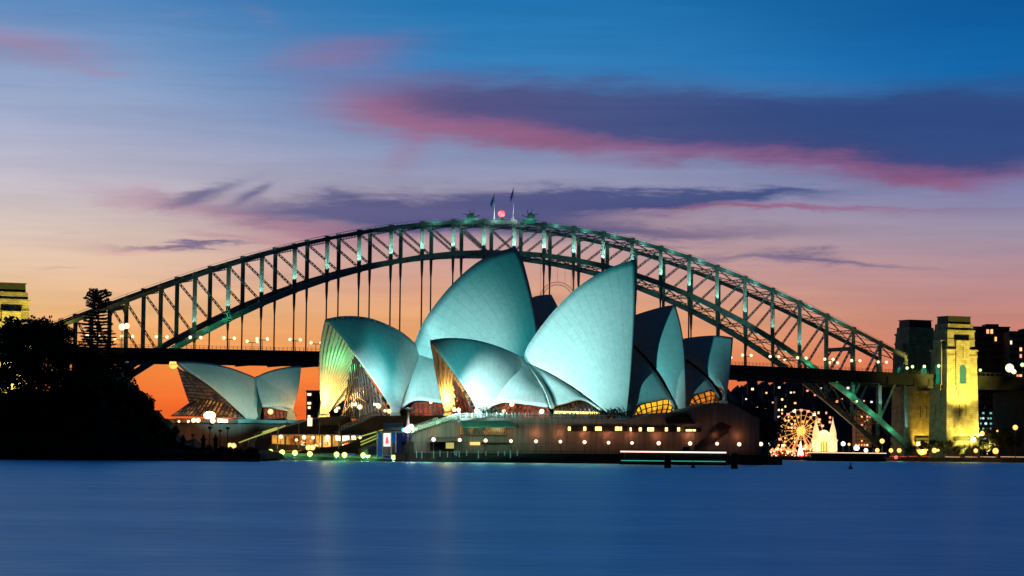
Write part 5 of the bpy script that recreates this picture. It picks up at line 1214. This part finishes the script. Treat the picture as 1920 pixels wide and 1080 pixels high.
# ------------------------------------------------------------------ fairground
FY = 1545
ob = emat('wheel_bulbs', (1, .38, .06), .9); ow = emat('hot_white_bulbs', (1, .8, .45), 2.2); rb = emat('red_bulbs', (1, .12, .04), 3.5)
def wheel():
    c = at(1502, 808, FY); R = 12.6; t = thing('ferris_wheel', 'glowing orange ferris wheel left of the twin spires', 'ferris wheel', (c.x, c.y, 2))
    for k, r in enumerate((R, R*.74, R*.42)):
        b = MB(); n = 32
        for i in range(n):
            a0, a1 = 2*math.pi*i/n, 2*math.pi*(i+1)/n; b.tube(c+Vector((math.cos(a0)*r, 0, math.sin(a0)*r)), c+Vector((math.cos(a1)*r, 0, math.sin(a1)*r)), .17, n=4)
        b.build('rim', ob, t)
    for i in range(20):
        a = 2*math.pi*i/20; d = Vector((math.cos(a), 0, math.sin(a))); MB().tube(c+d*1.5, c+d*R, .3, .22, 4).build('spoke', ob, t)
        g = c+d*(R+.6); MB().box((g.x, g.y-.5, g.z-1.6), (1.5, 1.5, 1.3), None, 1.1).build('gondola', WP if i % 3 else WY, t)
    MB().tube(c+Vector((0, -1.2, 0)), c+Vector((0, 1.2, 0)), 2.6, n=14).build('hub', emat('hub_bulbs', (1, .5, .08), 1.5), t)
    for s in (-1, 1): MB().beam(c+Vector((0, 1, 0)), (c.x+s*7, c.y+1, 2), .6).build('support', rb, t)
wheel()
def gate():
    Y = FY-6; p = at(1545, 847, Y); t = thing('fairground_gate', 'blazing white fairground gateway with two pointed spires and an arch', 'gateway', (p.x, p.y, 2))
    BW = mat('bulb_lit_white', (.8, .75, .6), emit=(1, .62, .26), es=1.25)  # bulb light on the spires and arch is put in as emission
    for px in (1530, 1561.5):
        q = at(px, 848, Y); H = at(px, 781, Y).z; b = MB()
        b.lathe((q.x, q.y, 2), [(2.5, 0), (2.5, 9), (2.9, 9.3), (2.9, 10.2), (2.1, 10.4), (2.0, 14), (1.5, 16.5), (.8, 19), (.25, H-4.2), (.03, H-2)], 12); b.build('spire', BW, t, True)
        b = MB()
        for k in range(14):
            z = 2+k*1.35; 
            for a in (-2.5, -1.57, -.6): r = 2.65 if z < 12 else 2.2-(z-12)*.2; b.ball((q.x+math.cos(a)*r, q.y+math.sin(a)*r, z), .22, 5, 4)
        b.build('bulbs', ow, t)['kind'] = 'stuff'
    a, c = at(1533, 848, Y), at(1558, 848, Y); W = c.x-a.x; b = MB(); n = 14; outer = []; inner = []
    zc = at(1545, 824, Y).z
    for i in range(n+1):
        th = math.pi*(1-i/n); outer.append(Vector((p.x+math.cos(th)*W*.5, Y, zc+math.sin(th)*5.5))); inner.append(Vector((p.x+math.cos(th)*W*.33, Y, zc-4+math.sin(th)*3.3)))
    outer = [Vector((p.x-W*.5, Y, 2))]+outer+[Vector((p.x+W*.5, Y, 2))]; inner = [Vector((p.x-W*.33, Y, 2))]+inner+[Vector((p.x+W*.33, Y, 2))]
    vs = outer+inner; k = len(outer); fs = [(i, i+1, k+i+1, k+i) for i in range(k-1)]; bk = [v+Vector((0, 2, 0)) for v in outer]; b.add(vs, fs); b.add(outer+bk, [(i+1, i, k+i, k+i+1) for i in range(k-1)]); b.build('arch', BW, t)
    b = MB()
    for r in (.98, .82): 
        for i in range(13): th = math.pi*i/12; b.ball((p.x+math.cos(th)*W*.5*r, Y-.3, zc+math.sin(th)*5.5*r), .3, 5, 4)
    b.build('bulbs', ow, t)['kind'] = 'stuff'
    b = MB().prism([Vector((p.x-W*.33, Y+1.5, 2)), Vector((p.x+W*.33, Y+1.5, 2)), Vector((p.x+W*.33, Y+1.5, zc-1)), Vector((p.x-W*.33, Y+1.5, zc-1))], (0, .3, 0)); b.build('entrance', emat('yellow_entrance', (1, .55, .06), 1.1), t)
    for i in range(3): MB().beam((p.x-W*.2+i*W*.2, Y+1.2, 2), (p.x-W*.2+i*W*.2, Y+1.2, zc-1.5), .3).build('door_post', mat('brown_door', (.2, .08, .03)), t)
    lamp((p.x, Y-10, 6), (1, .6, .25), 3500, r=1)
gate()
random.seed(14)
st = [(1449, 'leftmost stall of the fairground row'), (1458, 'peaked stall at the left of the fairground row'), (1468, 'stall third from the left of the fairground row'), (1478, 'stall left of the wheel supports'), (1489, 'stall under the left of the wheel'), (1511, 'stall between the wheel and the spires'), (1520, 'stall against the left spire')]
for k, (px, l) in enumerate(st):
    p = at(px, 846, FY-9); h = random.uniform(4.5, 8); t = thing('fairground_stall', 'brightly bulb-lit '+l, 'stall', (p.x, p.y, 2))
    MB().box((p.x, p.y+1.5, 2), (3.0, 3, h*.55)).build('booth', mat('booth_red', (.4, .08, .04)), t)
    MB().lathe((p.x, p.y+1.4, 2+h*.55), [(2.1, 0), (2.2, .3), (.9, h*.3), (.05, h*.5)], 8).build('canopy', (emat('stall_glow', (1, .28, .06), 1.2), ob)[k % 2], t)
    for q in range(10):
        x = p.x-1.6+3.2*random.random(); z = 2+random.random()*h*.9; MB().ball((x, p.y-.5, z), random.uniform(.2, .5), 6, 5).build('bulb', (ow, ob, ow, rb)[q % 4], t)
p = at(1501, 836, FY-14); t = thing('fairground_light', 'white teardrop light with a red glow under the wheel', 'light', (p.x, p.y, 2)); MB().lathe((p.x, p.y, 2), [(1.5, 0), (1.8, 1.5), (1.2, 4), (.2, 9)], 10).build('lamp_shade', ow, t, True); MB().ball((p.x, p.y-2, 1.6), 1.7).build('red_lamp', emat('deep_red_lamp', (1, .02, .02), 2.5), t, True)
lamp((p.x, p.y-3, 3), (1, .03, .02), 3000, r=.5)
# waterfront lamps on the far shore
SL = [(1442, 833, .9, 'small pale shore lamp left of the fairground'), (1581, 832, 1.6, 'blazing orange lamp just right of the white gateway'), (1606, 840, 2.0, 'big cold white lamp on the shore right of the gateway'), (1592, 833, 1.0, 'smaller orange lamp beside the gateway'), (1623.7, 844.4, 1.45, 'orange shore lamp right of the cold white lamp'), (1645, 844.4, 1.5, 'orange shore lamp below the hanging yellow lamp'), (1654, 827, 1.7, 'yellow-orange lamp higher up inside the foot of the arch'), (1670.5, 844.6, 1.5, 'left of the orange lamp pair at the arch bearing'), (1686, 844.6, 1.6, 'right of the orange lamp pair at the arch bearing'),
      (1721.5, 832.5, 1.1, 'white lamp at the floodlit foot of the dark pylon'), (1752, 844.6, 1.8, 'broad orange lamp in front of the gap between the pylons'), (1759, 844.2, 1.0, 'small orange lamp touching the broad one between the pylons'), (1829.6, 845, 1.5, 'orange lamp below the right corner of the yellow pylon'), (1866.7, 845.6, 2.1, 'largest orange starburst lamp right of the yellow pylon'), (1841.5, 813, 1.7, 'golden lamp higher up right of the yellow pylon'), (1836, 815, 1.0, 'small white lamp left of the golden lamp'), (1903.7, 801.5, 1.8, 'orange lamp under the approach road near the right edge'), (1825, 824, 1.9, 'pale flood lamp at the foot of the yellow pylon'), (1808.5, 830.5, .9, 'small golden lamp before the pylon doorway'), (1870, 808, .7, 'small amber lamp among the dark trees'), (1606.5, 752.5, .8, 'greenish lamp hanging in the foot of the arch')]
for px, py, r, l in SL:
    white = 'white' in l or 'pale' in l
    p = at(px, py, 1478 if px > 1600 else 1530); pole_lamp('shore_lamp', l, p, max(2, p.z-2), r*.82, GLW if white else (GLG if 'greenish' in l else GLO), .16)
    if r > 1.3: lamp(p+Vector((0, -2.5, .3)), (1, .5, .1) if not white else (.8, 1, 1), 300, r=.4)
# shore wall, trees, and light trails of cars put in as glowing strips
t = thing('shore_wall', 'long low wall of the far shore with faint glowing strips for car light trails', 'wall', at(1750, 858, 1470))
MB().prism([Vector((gx(1508, 1480), 1480, 2.2)), Vector((gx(2150, 1480), 1480, 2.2)), Vector((gx(2150, 1480), 1480, -.5)), Vector((gx(1508, 1480), 1480, -.5))], (0, 3, 0)).build('wall', mat('shore_stone', (.07, .05, .045), rough=.9), t)
for a, c in ((1772, 1800), (1808, 1832), (1838, 1868), (1876, 1925)): MB().beam(at(a, 856.4, 1478.5), at(c, 857, 1478.5), .4).build('gold_car_trail', emat('dim_gold_trail', (.9, .5, .25), .7), t)
for a, c in ((1668, 1700), (1704, 1722), (1728, 1745)): MB().beam(at(a, 855.6, 1478.5), at(c, 856, 1478.5), .35).build('red_light_trail', emat('dim_red_trail', (.8, .06, .04), .6), t)
p = at(1680, 857.5, 1470); t = thing('marker_light', 'small red marker light at the water edge under the arch bearing', 'light', p); MB().ball(p, 1.0).build('globe', emat('soft_red', (1, .12, .1), 1.6), t); MB().tube((p.x, p.y, -.5), p, .15).build('post', SIL, t)
random.seed(41)
for px, py, s, l in ((1740, 835, .75, 'dark shrub at the foot of the gap between the pylons'), (1770, 828, .7, 'dark tree at the left foot of the yellow pylon'), (1850, 822, .95, 'dark tree right of the pylon foot catching lamp light'), (1872, 806, 1.1, 'taller dark tree behind the largest orange lamp'), (1895, 818, 1.0, 'dark tree under the approach road at the right edge'), (1800, 838, .5, 'low dark bush before the pylon doorway'), (1710, 842, .5, 'low dark bush at the floodlit pylon foot'), (1440, 800, 1.2, 'dark tree on the far shore left of the fairground')):
    p = at(px, py, 1490); copy_tree(TP1, (p.x, p.y, max(2, p.z-13*s)), random.uniform(0, 6), (s*1.3, s*1.3, s), l, group='dark trees on the far shore')

for px, py, s, l in ((1388, 757, .8, 'dark tree behind the right end of the podium beside the smallest sail'), (1408, 768, .75, 'dark tree rising behind the sloping end of the podium'), (1432, 784, .9, 'dark tree just past the right corner of the podium')):
    p = at(px, py, 800 if px < 1420 else 790); copy_tree(TP1, (p.x, p.y, p.z-13.4*s), random.uniform(0, 6), (s, s, s), l, group='dark trees at the podium corner')
b = MB(); b.prism([Vector((gx(1380, 800), 770, -1)), Vector((gx(1450, 800), 770, -1)), Vector((gx(1446, 800), 830, -1)), Vector((gx(1380, 800), 830, -1))], (0, 0, 3.4)); tag(b.build('point_ground', mat('shore_ground', (.03, .03, .03))), 'dark ground behind the north corner of the podium', 'ground', kind='structure')
